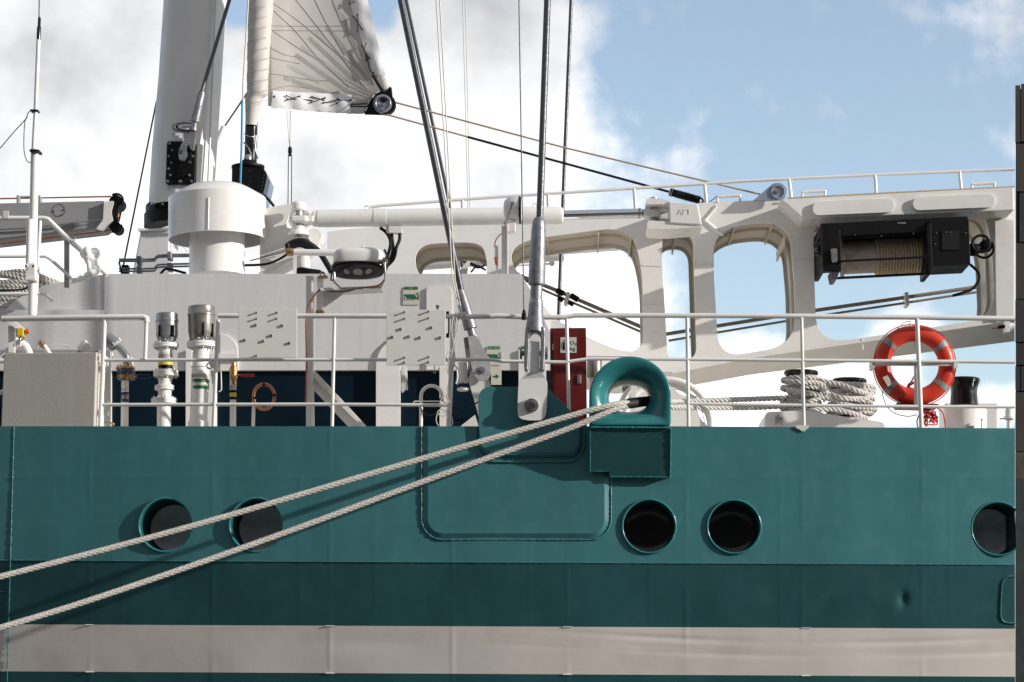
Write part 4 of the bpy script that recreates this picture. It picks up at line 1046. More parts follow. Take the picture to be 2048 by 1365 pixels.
# ================================================================== BOOM / ARCH FRAME
FY = 4.0; FT = 1.05
def build_frame():
    t = thing('boom_frame', 'huge white welded steel frame with rounded window openings across the upper right', 'steel frame', P(1345, 776, FY))
    outer = [(655, 464), (700, 458), (770, 452), (1000, 444), (1285, 436), (1400, 406), (1560, 399), (END, 376), (END, 640), (1500, 715), (1345, 745), (1230, 740), (1150, 720), (1080, 690), (1000, 620), (655, 600)]
    H = []
    H.append(rpoly([(831, 489, 44), (962, 484, 40), (974, 520, 24), (974, 566, 40), (880, 562, 20), (831, 552, 50)]))
    H.append(rpoly([(1018, 520, 30), (1035, 482, 60), (1262, 452, 62), (1284, 540, 40), (1287, 706, 40), (1225, 700, 60), (1110, 640, 30), (1046, 560, 20)]))
    H.append(rpoly([(1323, 463, 32), (1385, 462, 32), (1388, 560, 10), (1393, 718, 24), (1336, 724, 24), (1326, 560, 10)]))
    H.append(rpoly([(1427, 455, 85), (1578, 440, 62), (1588, 560, 10), (1592, 690, 60), (1438, 716, 50), (1428, 560, 10)]))
    H.append(rpoly([(1627, 446, 30), (1970, 425, 30), (1984, 500, 20), (1990, 636, 56), (1633, 690, 70), (1629, 560, 10)]))
    mb = MB().plate(outer, FY, .03, H); make('front_plate', mb, 'white', t, bevel=.012)
    mb = MB().plate(outer, FY+FT, .03, H)
    # same opening in the far plate: shift straight back
    off = Vector((0, FT, 0)); far = MB().plate(outer, FY, .03, H); far.v = [v+off for v in far.v]; make('back_plate', far, 'cream', t, bevel=.012)
    # webs lining each opening, set back a little from the lips
    def inset(pts, d):
        c = Vector((sum(p[0] for p in pts)/len(pts), sum(p[1] for p in pts)/len(pts))); out = []; n = len(pts)
        for i in range(n):
            a = Vector(pts[i-1]); b = Vector(pts[(i+1) % n]); tt = (b-a).normalized(); nn = Vector((tt.y, -tt.x)); p = Vector(pts[i])
            if nn.dot(c-p) < 0: nn = -nn
            out.append(p-nn*d)
        return out
    for idx, h in enumerate(H):
        g = inset(h, 7); n = len(g); a = [P(p.x, p.y, FY) for p in g]
        mb = MB(); mb.add([q+Vector((0, .03, 0)) for q in a]+[q+Vector((0, FT, 0)) for q in a], [(i, (i+1) % n, n+(i+1) % n, n+i) for i in range(n)], True)
        make('opening_web', mb, 'web', t)
        # longitudinal rib in the middle of the web
        g1 = inset(h, 6.5); g2 = inset(h, 1.5); a1 = [P(p.x, p.y, FY)+Vector((0, FT*.45, 0)) for p in g1]; a2 = [P(p.x, p.y, FY)+Vector((0, FT*.45, 0)) for p in g2]
        mb = MB(); d = Vector((0, .02, 0)); mb.add(a1+a2+[q+d for q in a1]+[q+d for q in a2], [(i, (i+1) % n, n+(i+1) % n, n+i) for i in range(n)]+[(2*n+i, 2*n+(i+1) % n, 3*n+(i+1) % n, 3*n+i) for i in range(n)]+[(n+i, n+(i+1) % n, 3*n+(i+1) % n, 3*n+i) for i in range(n)])
        make('rib', mb, 'web', t)
    # cross ribs on the soffits
    for (px, py) in ((1095, 470), (1197, 462), (1262, 470), (1352, 466), (1470, 447), (1545, 445), (1570, 480)):
        q = P(px, py, FY); mb = MB().box((q.x-.008, FY+.03, q.z-.045), (q.x+.008, FY+FT, q.z+.06)); make('cross_rib', mb, 'web', t)
    # outer skins top and bottom
    a = [P(*p, FY) for p in outer]; n = len(a)
    mb = MB(); mb.add([q+Vector((0, .03, 0)) for q in a]+[q+Vector((0, FT, 0)) for q in a], [(i, (i+1) % n, n+(i+1) % n, n+i) for i in range(n)]); make('edge_plate', mb, 'white', t)
    # projecting upper box girder with soffit and bottom wedge girder
    mb = MB().plate([(1560, 399), (END-2, 375), (END-2, 421), (1606, 438)], FY-.45, .45); make('upper_girder', mb, 'white', t, bevel=.012)
    for x0, y0, x1, y1 in ((1626, 400, 1788, 428), (1826, 391, 1990, 418)):
        sl = -.042
        o = [(a_, b_+(a_-(x0+x1)/2)*sl) for a_, b_ in rrect(x0, y0, x1, y1, 13, 8)]
        make('oval_stiffener', MB().plate(o, FY-.455-.035, .04), 'white', t, bevel=.03, seg=3)
    # gusset ridges
    mb = MB(); mb.sweep([P(1433, 413, FY-.004), P(1409, 441, FY-.004), P(1446, 471, FY-.004)], .02, 6, up=Vector((0, 1, 0))); make('weld_ridge', mb, 'white', t)
    for a_, b_ in (((1386, 531), (1427, 531)), ((1590, 521), (1627, 521)), ((1284, 531), (1323, 533)), ((1283, 610), (1324, 612)), ((1724, 678), (1726, 700))):
        mb = MB(); mb.sweep([P(*a_, FY-.002), P(*b_, FY-.002)], .006, 5); make('weld_line', mb, 'white', t)
    # lower chord: bottom flange face leaning under
    up = [(1080, 690), (1150, 720), (1230, 740), (1345, 745), (1500, 715), (END-1, 640)]; lo = [(1080, 740), (1150, 776), (1230, 788), (1345, 778), (1500, 750), (END-1, 683)]
    mb = MB(); A = [P(*p, FY-.01) for p in up]; B = [P(*p, FY+.35) for p in lo]; D = [q+Vector((0, FT, 0)) for q in A]; n = len(up)
    mb.add(A+B+D, [(i, i+1, n+i+1, n+i) for i in range(n-1)]+[(n+i, n+i+1, 2*n+i+1, 2*n+i) for i in range(n-1)], True); make('lower_flange', mb, 'cream', t)
    mb = MB(); mb.sweep([P(p[0], p[1]+1, FY-.02) for p in up[3:]], .012, 6); make('chord_edge', mb, 'white', t)
    # vertical right column plate
    mb = MB().plate([(1990, 440), (END-2, 437), (END-2, 640), (1993, 645)], FY-.05, .06); make('end_column', mb, 'white', t, bevel=.01)
build_frame()

def build_frame_rail():
    y = FY+.1; t = thing('catwalk_rail', 'thin white handrail running along the top of the steel frame', 'railing', P(1400, 405, y))
    k = SC(1400, 400, y)
    mb = MB(); mb.sweep([P(a, b, y) for a, b in ((740, 415), (760, 412), (1000, 394), (1300, 375), (1500, 362), (1750, 350), (END-1, 339))], 3.2*k, 10); make('top_rail', mb, 'white', t)
    for (a, b, c_, d) in ((925, 401, 925, 418), (1096, 390, 1097, 416), (1268, 378, 1271, 414), (1409, 369, 1413, 404), (1578, 359, 1583, 397), (1750, 351, 1753, 390), (1919, 344, 1923, 382)):
        mb = MB(); mb.sweep([P(a, b, y), P(c_, d+4, y)], 3.6*k, 8); make('post', mb, 'white', t)
    for (x0, yy) in ((1435, 399), (1605, 390), (1944, 374)):
        mb = MB(); mb.sweep([P(x0, yy+6, y-.1), P(x0, yy-6, y-.1)], 2.6*k, 8); mb.sweep([P(x0+45, yy+4, y-.1), P(x0+45, yy-9, y-.1)], 2.6*k, 8); mb.sweep([P(x0, yy-5, y-.1), P(x0+45, yy-8, y-.1)], 3.4*k, 8)
        make('fairlead_roller', mb, 'white', t)
    mb = MB(); mb.sweep([P(1575, 397, y-.15), P(1800, 385, y-.15), P(END-1, 374, y-.15)], 1.8*k, 6); solo('sheet', mb, 'tan', 'dark tan rope lying along the top of the steel frame', 'rope')
    mb = MB(); mb.torus(P(734, 416, y), 4.5*k, 1.3*k, (0, 1, 0)); make('end_eye', mb, 'white', t)
    # sheave bracket
    t = thing('deck_sheave', 'blue grey steel sheave bracket on top of the frame, under the upper tan rope', 'sheave', P(1545, 402, FY-.1))
    o = rpoly([(1506, 402, 0), (1546, 367, 6), (1560, 366, 12), (1571, 378, 12), (1568, 392, 8), (1565, 400, 0)]); make('cheek_plate', MB().plate(o, FY-.12, .05), 'bluegrey', t, bevel=.008)
    make('far_cheek_plate', MB().plate([(a+3, b) for a, b in o], FY+.05, .04), 'bluegrey', t, bevel=.008)
    make('pin', MB().pdisc(1555, 383, 4, FY-.15, .1, 14), 'steel', t)
    mb = MB(); mb.torus(P(1556, 384, FY-.13), 13*SC(1556, 384, FY), .008, (0, 1, 0)); make('rim', mb, 'bluegrey', t)
build_frame_rail()

# ---- big hydraulic cylinder
def build_cylinder():
    y = 2.9; t = thing('hydraulic_cylinder', 'long horizontal white hydraulic cylinder with chrome rod in front of the frame', 'hydraulic cylinder', P(880, 450, y))
    def hz(x0, x1, r0, r1=None, cy0=434, cy1=432, n=32):
        A, B = P(x0, cy0, y), P(x1, cy1, y); k = SC(x0, cy0, y); return MB().lathe(A, B, [(0, r0*k), (1, (r1 or r0)*k)], n)
    def yy(x): return 438-7*(x-625)/500
    A, B = P(622, 438, y), P(1127, 431, y); k = SC(800, 435, y); L_ = 505.0
    pr = [(0, 9), (.008, 15), (.012, 16.5), (.027, 16.5), (.028, 17.6), (.25, 17.6), (.2505, 18.4), (.30, 18.4), (.3005, 17.6), (.83, 17.0), (.831, 17.4), (.985, 17.4), (.995, 16), (1, 12)]
    mb = MB(); mb.lathe(A, B, [(a, r*k) for a, r in pr], 40); make('barrel', mb, 'white', t)
    mb = MB(); mb.lathe(P(1125, 431, y), P(1284, 427, y), [(0, 9.5*k), (1, 9.5*k)], 32); make('rod', mb, 'chrome', t)
    mb = MB(); mb.lathe(P(1276, 427, y), P(1292, 427, y), [(0, 10*k), (.3, 10.5*k), (.31, 8*k), (1, 8*k)], 24); make('rod_end_seal', mb, 'steel', t)
    mb = MB(); mb.pbox(1288, 420, 1322, 433, y-.09, .18); make('rod_eye', mb, 'white', t, bevel=.02)
    mb = MB(); mb.pbox(580, 431, 628, 444, y-.1, .2); make('barrel_eye', mb, 'white', t, bevel=.02)
    mb = MB()
    for a_ in (776, 798): pipe(mb, [(a_, 452, y), (a_, 462, y), (a_, 468, y)], 4.5, 10, 1)
    mb.pbox(777, 452, 804, 466, y-.05, .1); make('port_block', mb, 'cream', t, bevel=.004)
    mb = MB()
    for (x_, yy_) in ((734, 416), (1070, 411)): mb.torus(P(x_, yy_+1, y), 4.5*k, 1.2*k, (0, 1, 0))
    make('lifting_eye', mb, 'white', t)
    mb = MB()
    for pts in ([(783, 466, y), (784, 478, y), (786, 500, y-.05), (778, 523, y-.1), (762, 542, y-.15)], [(799, 466, y), (799, 480, y), (793, 495, y-.05), (786, 520, y-.1), (764, 541, y-.15)], [(760, 456, y), (773, 466, y), (781, 484, y-.05), (776, 510, y-.2), (766, 530, y-.5)]):
        pipe(mb, pts, 3.4, 8)
    solo('hydraulic_hose', mb, 'rubber', 'black hydraulic hoses hanging from the cylinder behind the floodlight', 'hose')
    # right bracket with raised letters
    b = thing('cylinder_bracket', 'white pin bracket marked AFT holding the chrome rod end', 'bracket', P(1350, 450, y+.2), 'white brackets at the cylinder ends')
    mb = MB().plate([(1337, 403), (1396, 408), (1404, 450), (1339, 446)], y-.22, .35); mb2 = mb; make('block', mb, 'white', b, bevel=.012)
    make('back_plate', MB().plate([(1300, 402), (1345, 402), (1345, 446), (1300, 444)], y+.2, .9), 'cream', b, bevel=.01)
    make('top_lug', MB().plate(rpoly([(1291, 404, 6), (1296, 397, 6), (1310, 396, 6), (1340, 402, 0), (1340, 409, 0), (1291, 409, 3)]), y-.2, .5), 'white', b, bevel=.02)
    make('bottom_lug', MB().plate(rpoly([(1293, 447, 4), (1298, 441, 5), (1340, 444, 0), (1404, 451, 0), (1404, 454, 0), (1340, 459, 0), (1296, 458, 6)]), y-.2, .5), 'white', b, bevel=.02)
    mb = MB(); mb.plathe(1308, [(8, 396), (8, 408), (9.5, 409), (9.5, 418)], y, 20); mb.plathe(1308, [(9.5, 434), (9.5, 441), (12, 442), (12, 448)], y, 20); mb.plathe(1308, [(9, 446), (9, 452), (6, 453)], y-.1, 16); make('pin', mb, 'steel', b)
    text('raised_lettering', 'AFT', 1369, 425, y-.22, 11, 'white', b, .005)
    # left bracket / hinge casting
    b = thing('cylinder_bracket', 'large white hinge casting with a pin at the left end of the cylinder', 'bracket', P(560, 548, y+.3), 'white brackets at the cylinder ends')
    mb = MB().plate(rpoly([(520, 420, 0), (560, 411, 6), (590, 407, 8), (607, 409, 10), (618, 427, 0), (600, 424, 0), (580, 424, 6), (575, 440, 6), (572, 455, 6), (600, 462, 0), (612, 466, 6), (624, 490, 10), (600, 512, 20), (560, 530, 0), (520, 545, 0)]), y+.15, .5); make('casting', mb, 'cream', b, bevel=.04, seg=3)
    mb = MB(); mb.plathe(597, [(7, 403), (14, 407), (16, 410), (16, 420), (14, 423)], y, 24); make('top_boss', mb, 'white', b)
    mb = MB(); mb.plathe(597, [(12, 452), (15, 455), (15, 462), (20, 466), (22, 472)], y, 24); make('bottom_boss', mb, 'white', b)
    mb = MB(); mb.plathe(597, [(9.5, 422), (10, 432)], y, 20); mb.plathe(597, [(10.5, 444), (10, 453)], y, 20); mb.plathe(597, [(8, 470), (7.5, 474)], y-.02, 20); make('pin', mb, 'steel', b)
    make('knuckle', MB().pbox(578, 431, 616, 444, y-.14, .28), 'white', b, bevel=.03)
    # slanting arm with drum below
    mb = MB(); mb.sweep([P(520, 515, y+.1), P(600, 490, y+.1)], 1.3*k, 6); mb.sweep([P(500, 522, y+.1), P(575, 503, y+.1)], 1.3*k, 6); make('small_pipe', mb, 'galv', b)
    mb = MB(); mb.sweep([P(520, 552, y+.2), P(580, 516, y+.2)], 6*k, 10); make('strut', mb, 'cream', b)
    mb = MB(); mb.lathe(P(606, 508, y+.1), P(606, 542, y+.1), [(0, 8*k), (.3, 14*k), (.85, 14*k), (1, 10*k)], 20); make('housing', mb, 'cream', b)
    mb = MB(); mb.pdisc(628, 472, 15, y+.5, .25, 28); mb.pdisc(628, 488, 9, y+.45, .25, 20); make('hinge_drum', mb, 'white', b)
    mb = MB(); pipe(mb, [(575, 492, y-.1), (590, 484, y-.15), (610, 484, y-.15), (636, 502, y-.1), (656, 532, y-.1), (665, 548, y-.1)], 6, 10); pipe(mb, [(580, 497, y), (600, 490, y), (625, 500, y)], 5, 8); solo('hydraulic_hose', mb, 'rubber', 'thick black hose bundle running down from the hinge casting to the floodlight', 'hose')
    mb = MB(); pipe(mb, [(490, 531, 2.6), (530, 529, 2.5), (556, 520, 2.4), (574, 508, 2.3), (578, 495, 2.3)], 2.6, 8); pipe(mb, [(574, 488, 2.3), (578, 506, 2.3)], 5, 8, 1); solo('black_cable', mb, 'rubber', 'black cable sagging right of the ventilator trunk to the lamp arm', 'cable')
    mb = MB(); mb.plate(rpoly([(592, 538, 4), (600, 535, 3), (640, 540, 3), (655, 551, 0), (592, 551, 0)]), y, .2); solo('canvas_cover', mb, 'rubber', 'low dark brown canvas bundle on the roof behind the lamp arm', 'canvas', bevel=.01)
build_cylinder()

# ---- far cylinder seen through the openings
def build_far_cylinder():
    y = 6.6; t = thing('hydraulic_cylinder', 'far white cylinder glimpsed through the frame openings, with chrome rod', 'hydraulic cylinder', P(900, 540, y))
    k = SC(900, 530, y); A, B = P(780, 528, y), P(1127, 505, y)
    make('barrel', MB().lathe(A, B, [(0, 17*k), (1, 17*k)], 32), 'white', t)
    make('rod', MB().sweep([P(1127, 502, y), P(1290, 490, y)], 7.5*k, 20), 'chrome', t)
    mb = MB(); mb.ball(P(1104, 527, y-.3), 6*k, 14, 8); mb.sweep([P(1015, 532, y-.3), P(1103, 528, y-.3)], 2*k, 6); solo('small_lamp', mb, 'white', 'small white round lamp on a stalk behind the big frame opening', 'lamp')
    mb = MB().plate([(914, 548), (936, 520), (940, 523), (930, 560), (910, 560)], FY+FT+.3, .05); pts = MB()
    solo('bracket_arm', mb, 'cream', 'small tilted bracket seen in the long oval opening', 'bracket')
    mb = MB()
    for p in ([(928, 520, 5.6), (945, 512, 5.6), (972, 532, 5.6)], [(935, 524, 5.6), (955, 536, 5.6), (975, 528, 5.6)], [(942, 545, 5.6), (955, 532, 5.6), (970, 540, 5.6)], [(930, 523, 5.5), (950, 530, 5.5), (972, 541, 5.5)], [(926, 505, 5.5), (926, 522, 5.5), (940, 530, 5.5)]): pipe(mb, p, 2, 6)
    solo('black_cable', mb, 'rubber', 'tangle of dark hoses in the long oval opening', 'cable')
build_far_cylinder()

# ---- cable bundles below the frame
def build_bundles():
    t = thing('cable_run', 'pair of grey brown hoses slanting down to the right inside the widest left opening', 'hoses', P(1134, 600, 5.4), 'clamped hose pairs under the frame')
    y = 5.4
    mb = MB(); mb.sweep([P(1000, 526, y), P(1040, 552, y), P(1110, 580, y), P(1300, 662, y)], 4*SC(1200, 600, y), 10); make('hose', mb, 'dark_hose', t)
    mb = MB(); mb.sweep([P(1040, 556, y), P(1090, 582, y), P(1300, 672, y)], 2.5*SC(1200, 600, y), 10); make('hose', mb, 'dark_hose', t)
    mb = MB()
    for a, b, c_, d, r in ((1113, 581, 1127, 588, 6), (1141, 591, 1156, 600, 6), (1116, 596, 1126, 602, 4.5), (1137, 605, 1147, 610, 4.5)): mb.sweep([P(a, b, y-.03), P(c_, d, y-.03)], r*SC(1200, 600, y), 10)
    make('sleeve', mb, 'black', t)
    make('clamp', MB().plate([(1134, 583), (1141, 586), (1134, 609), (1127, 606)], y-.12, .2), 'white', t, bevel=.01)
    t = thing('cable_run', 'pair of grey brown hoses climbing to the right below the winch', 'hoses', P(1814, 600, 5.4), 'clamped hose pairs under the frame')
    mb = MB(); mb.sweep([P(1300, 672, y), P(1337, 668, y), P(1450, 650, y), P(1600, 626, y), P(1640, 620, y), P(1985, 570, y)], 3.8*SC(1200, 600, y), 10); make('hose', mb, 'dark_hose', t)
    mb = MB(); mb.sweep([P(1337, 682, y), P(1450, 663, y), P(1600, 638, y), P(1985, 580, y)], 2.4*SC(1200, 600, y), 10); make('hose', mb, 'dark_hose', t)
    make('clamp', MB().plate([(1809, 585), (1817, 584), (1819, 611), (1812, 612)], y-.12, .2), 'white', t, bevel=.01)
    mb = MB(); pipe(mb, [(1941, 530, 4.2), (1955, 544, 4.3), (1957, 560, 4.6), (1945, 578, 5), (1925, 586, 5.2), (1905, 592, 5.25)], 3, 8); solo('black_cable', mb, 'rubber', 'black cable looping down from the right end of the winch', 'cable')
build_bundles()

# ---- winch
def build_winch():
    y = 3.45; t = thing('rope_winch', 'black framed winch with a drum of tan rope hung under the upper girder', 'winch', P(1790, 560, y)); k = SC(1790, 500, y)
    def sl(x): return -(x-1790)*.050
    def R_(x0, y0, x1, y1, nm, yf, d, mt='black', bv=.006):
        return make(nm, MB().plate([(x0, y0+sl(x0)), (x1, y0+sl(x1)), (x1+(y1-y0)*.035, y1+sl(x1)), (x0+(y1-y0)*.035, y1+sl(x0))], yf, d), mt, t, bevel=bv)
    R_(1642, 440, 1936, 466, 'top_beam', y-.1, .9)
    R_(1643, 452, 1680, 536, 'end_plate', y-.12, .12); R_(1858, 446, 1938, 536, 'motor_housing', y-.12, .55)
    R_(1640, 452, 1650, 530, 'side_plate', y, .8); R_(1853, 450, 1862, 548, 'end_plate', y-.14, .6)
    R_(1682, 456, 1858, 472, 'hood_plate', y-.02, .06)
    # drum
    A, B = P(1680, 518+sl(1680)-8, y+.35), P(1858, 518+sl(1858)-8, y+.35)
    A, B = P(1682, 511+5, y+.35), P(1856, 508, y+.35); kk = SC(1780, 505, y+.35)
    mb = MB(); mb.lathe(A, B, [(0, 43*kk), (.01, 43*kk), (.012, 33.5*kk), (.99, 33.5*kk), (1, 43*kk)], 48); make('drum', mb, 'drum', t)
    mb = MB(); dr = (B-A); n_ = 17
    for i in range(n_):
        u = .40+.555*i/(n_-1); c = A+dr*u; rr = (34+ (1.8 if i < 14 else .5))*kk; ax = (dr.normalized()+Vector((0, .02, .02))).normalized()
        mb.torus(c, rr, 2.9*kk, ax, 56, 8)
    make('rope_winding', mb, 'tan', t)
    mb = MB()
    for i in range(12): mb.torus(A+dr*(.03+.028*i), 33.6*kk, .5*kk, dr.normalized(), 48, 5)
    make('drum_groove', mb, 'drum', t)
    R_(1680, 515, 1858, 519, 'cross_bar', y-.14, .04); R_(1660, 548, 1862, 552, 'lower_bar', y+.1, .06)
    make('foot_bracket', MB().plate([(1662, 541), (1680, 541), (1674, 558), (1666, 559)], y-.1, .35), 'wire', t, bevel=.004)
    make('foot_bracket', MB().plate([(1853, 528), (1870, 528), (1858, 550), (1851, 550)], y-.1, .35), 'black', t, bevel=.004)
    mb = MB().plate(rpoly([(1661, 498, 4), (1674, 497, 4), (1675, 524, 4), (1664, 526, 4)]), y-.15, .02); make('slot_plate', mb, 'steel', t, bevel=.004)
    mb = MB()
    for a, b, c_, d in ((1626, 492, 1646, 492), (1628, 500, 1645, 502), (1628, 508, 1645, 512), (1632, 488, 1642, 470)): mb.sweep([P(a, b, y+.1), P(c_, d, y+.1)], 2.6*k, 8)
    mb.ball(P(1635, 500, y+.1), 7*k, 10, 8); make('left_coupling', mb, 'wire', t)
    mb = MB(); mb.lathe(P(1936, 502, y), P(1972, 494, y), [(0, 11*k), (.3, 14*k), (.6, 9*k), (1, 8*k)], 18); mb.ball(P(1972, 492, y), 13*k, 12, 8, .15); make('right_motor', mb, 'black', t)
    mb = MB(); mb.torus(P(1962, 488, y-.1), 17*k, 2.8*k, (0.2, 1, 0)); mb.torus(P(1968, 496, y), 20*k, 2.6*k, (.5, 1, .2), a0=1, a1=5); make('hose_loop', mb, 'rubber', t)
    mb = MB()
    for a, b in ((1873, 466), (1893, 465), (1901, 465), (1871, 488), (1932, 466), (1710, 470), (1763, 472), (1827, 467)): mb.pdisc(a, b, 1.2, y-.14, .02, 8)
    mb.pbox(1795, 445, 1812, 448, y-.105, .01); make('bright_mark', mb, 'steel', t)
    mb = MB(); mb.pbox(1884, 462, 1920, 500, y-.13, .02); make('inner_box', mb, 'rubber', t)
build_winch()

# ================================================================== LAMPS
def build_floodlight():
    y = .50; t = thing('floodlight', 'white oval floodlight housing with three round lenses facing down', 'floodlight', P(715, 550, y)); k = SC(715, 520, y)
    hc = P(718, 519, y+.14); mb = MB(); n1, n2 = 40, 20; vs = []; e_ = .45
    pw = lambda v, e: math.copysign(abs(v)**e, v)
    for i in range(n2+1):
        ph = -PI/2+PI*i/n2
        for j in range(n1):
            th = 2*PI*j/n1; vs.append(hc+Vector((52*k*pw(math.cos(ph), .55)*pw(math.cos(th), e_), .19*pw(math.cos(ph), .55)*pw(math.sin(th), .8), 21*k*pw(math.sin(ph), .6))))
    mb.add(vs, [(i*n1+j, i*n1+(j+1) % n1, (i+1)*n1+(j+1) % n1, (i+1)*n1+j) for i in range(n2) for j in range(n1)], True); make('housing', mb, 'white', t)
    vs = []
    # lens face: leaning downwards
    vs = []; c = P(716, 540, y+.08); n = 40
    e1 = Vector((1, 0, 0)); e2 = Vector((0, .62, -.42)).normalized(); nn = e1.cross(e2).normalized()
    if nn.z > 0: nn = -nn
    def oval(a, sx, s2): 
        ca, sa = math.cos(a), math.sin(a); return e1*(math.copysign(abs(ca)**.75, ca)*sx*k)+e2*(math.copysign(abs(sa)**.85, sa)*s2*k)
    mb = MB(); rings = [(53, 25, -.03), (54, 26, .0), (53, 25, .02), (47, 19, .025), (.1, .1, .012)]
    for (sx, s2, h) in rings:
        for i in range(n): vs.append(c+oval(2*PI*i/n, sx, s2)+nn*h+Vector((0, -.02, 0)))
    mb.add(vs, [(r*n+i, r*n+(i+1) % n, (r+1)*n+(i+1) % n, (r+1)*n+i) for r in range(len(rings)-1) for i in range(n)], True); make('lens_frame', mb, 'gloss_black', t)
    for dx in (-27, 0, 25):
        q = c+e1*(dx*k)+nn*.025; mb = MB(); mb.lathe(q+nn*.006, q-nn*.02, [(0, 9.5*k), (.01, 10*k), (1, 10.5*k)], 24); make('lens', mb, 'bronze', t)
    mb = MB(); mb.sweep([P(668, 545, y), P(669, 565, y), P(682, 577, y), P(762, 575, y), P(771, 556, y), P(769, 522, y)], 2.4*k, 8); make('yoke', mb, 'steel', t)
    mb = MB(); mb.pbox(674, 518, 679, 529, y-.02, .03); mb.pbox(728, 517, 733, 528, y-.02, .03); mb.plathe(726, [(3, 494), (3, 499)], y+.2, 8); mb.pdisc(769, 520, 5, y-.03, .1, 12); make('clip', mb, 'steel', t)
    b = thing('lamp_bracket', 'white arm, tube and gusset bracket carrying the floodlight', 'bracket', P(640, 625, .65))
    yb = .65; kb = SC(640, 560, yb)
    mb = MB(); mb.sweep([P(577, 505, 2.15), P(672, 506, 2.15)], 7*kb, 14); make('arm', mb, 'white', b)
    mb = MB(); mb.pbox(586, 510, 592, 552, 2.13, .03); make('arm_post', mb, 'white', b)
    mb = MB(); mb.lathe(P(574, 505, 2.15), P(588, 505, 2.15), [(0, 8.5*kb), (.3, 9*kb), (.31, 7*kb), (.5, 7*kb), (.51, 9*kb), (1, 8*kb)], 18); make('clamp', mb, 'brass', b)
    mb = MB(); mb.plathe(640, [(7, 556), (7, 624)], yb, 20); make('tube', mb, 'white', b)
    mb = MB(); mb.plathe(640, [(8.5, 622), (9, 625), (9, 629), (6, 632)], yb, 18); mb.plathe(645, [(10, 553), (11, 555), (11, 557)], yb, 18); make('collar', mb, 'brass', b)
    make('gusset', MB().plate([(643, 580), (698, 580), (645, 618)], yb-.01, .02), 'white', b)
    make('shelf', MB().plate([(641, 576), (762, 574), (763, 577), (700, 581), (641, 581)], yb-.12, .24), 'white', b)
    mb = MB(); mb.torus(P(645, 549, yb), 4.5*kb, 1.4*kb, (0, 1, 0)); make('shackle', mb, 'steel', b)
    mb = MB(); pipe(mb, [(769, 560, .45), (755, 572, .48), (715, 577, .5), (693, 583, .52), (662, 583, .55), (641, 580, .55), (625, 598, .56), (613, 630, .57), (613, 700, .57), (613, 760, .57), (611, 812, .57)], 1.9, 8)
    solo('orange_cable', mb, 'cable', 'thin orange brown cable from the floodlight down the white post', 'cable')
    mb = MB(); pipe(mb, [(664, 545, .48), (662, 560, .5), (668, 560, .5)], 1.6, 6); pipe(mb, [(769, 500, .9), (777, 522, .8), (770, 545, .7)], 2.2, 8)
    solo('orange_cable', mb, 'rubber', 'short dark cable ends at the floodlight yoke', 'cable')
build_floodlight()

def build_spot():
    y = 2.3; t = thing('spotlight', 'white domed spotlight seen from the side on a white post above the cylinder', 'spotlight', P(1013, 548, y)); k = SC(1020, 430, y)
    mb = MB(); mb.lathe(P(1007, 418, y), P(1044, 418, y), [(0, 8*k), (.05, 16*k), (.2, 21*k), (.5, 25*k), (.8, 27*k), (.95, 27.5*k), (1, 24*k)], 32); make('dome', mb, 'white', t)
    mb = MB(); mb.lathe(P(1038, 420, y), P(1043, 420, y), [(0, 29*k), (1, 29*k)], 32); make('lens_ring', mb, 'gloss_black', t)
    mb = MB(); mb.sweep([P(1025, 407, y-.28), P(1014, 440, y-.2), P(1008, 448, y-.1)], 3.2*k, 8, flat=.4); mb.pdisc(1025, 407, 4, y-.30, .06, 12); make('stirrup', mb, 'steel', t)
    make('post', MB().pbox(1003, 449, 1013, 550, y-.05, .1), 'white', t, bevel=.006)
    make('post_flange', MB().pbox(1013.5, 449, 1016, 550, y-.07, .14), 'white', t)
    make('junction_box', MB().pbox(1014, 444, 1031, 464, y-.06, .12), 'white', t, bevel=.008)
    mb = MB(); pipe(mb, [(1018, 464, y), (1004, 467, y), (992, 480, y), (989, 495, y)], 1.2, 6); pipe(mb, [(991, 515, y-.02), (993, 530, y-.02)], 3, 8, 1); make('cable', mb, 'copper', t)
    mb = MB(); mb.plathe(993, [(2.5, 492), (3.5, 495), (3.5, 513), (4.5, 514), (4.5, 517)], y, 12); mb.plathe(994, [(2.2, 517), (2.2, 552)], y, 10); make('conduit', mb, 'white', t)
build_spot()

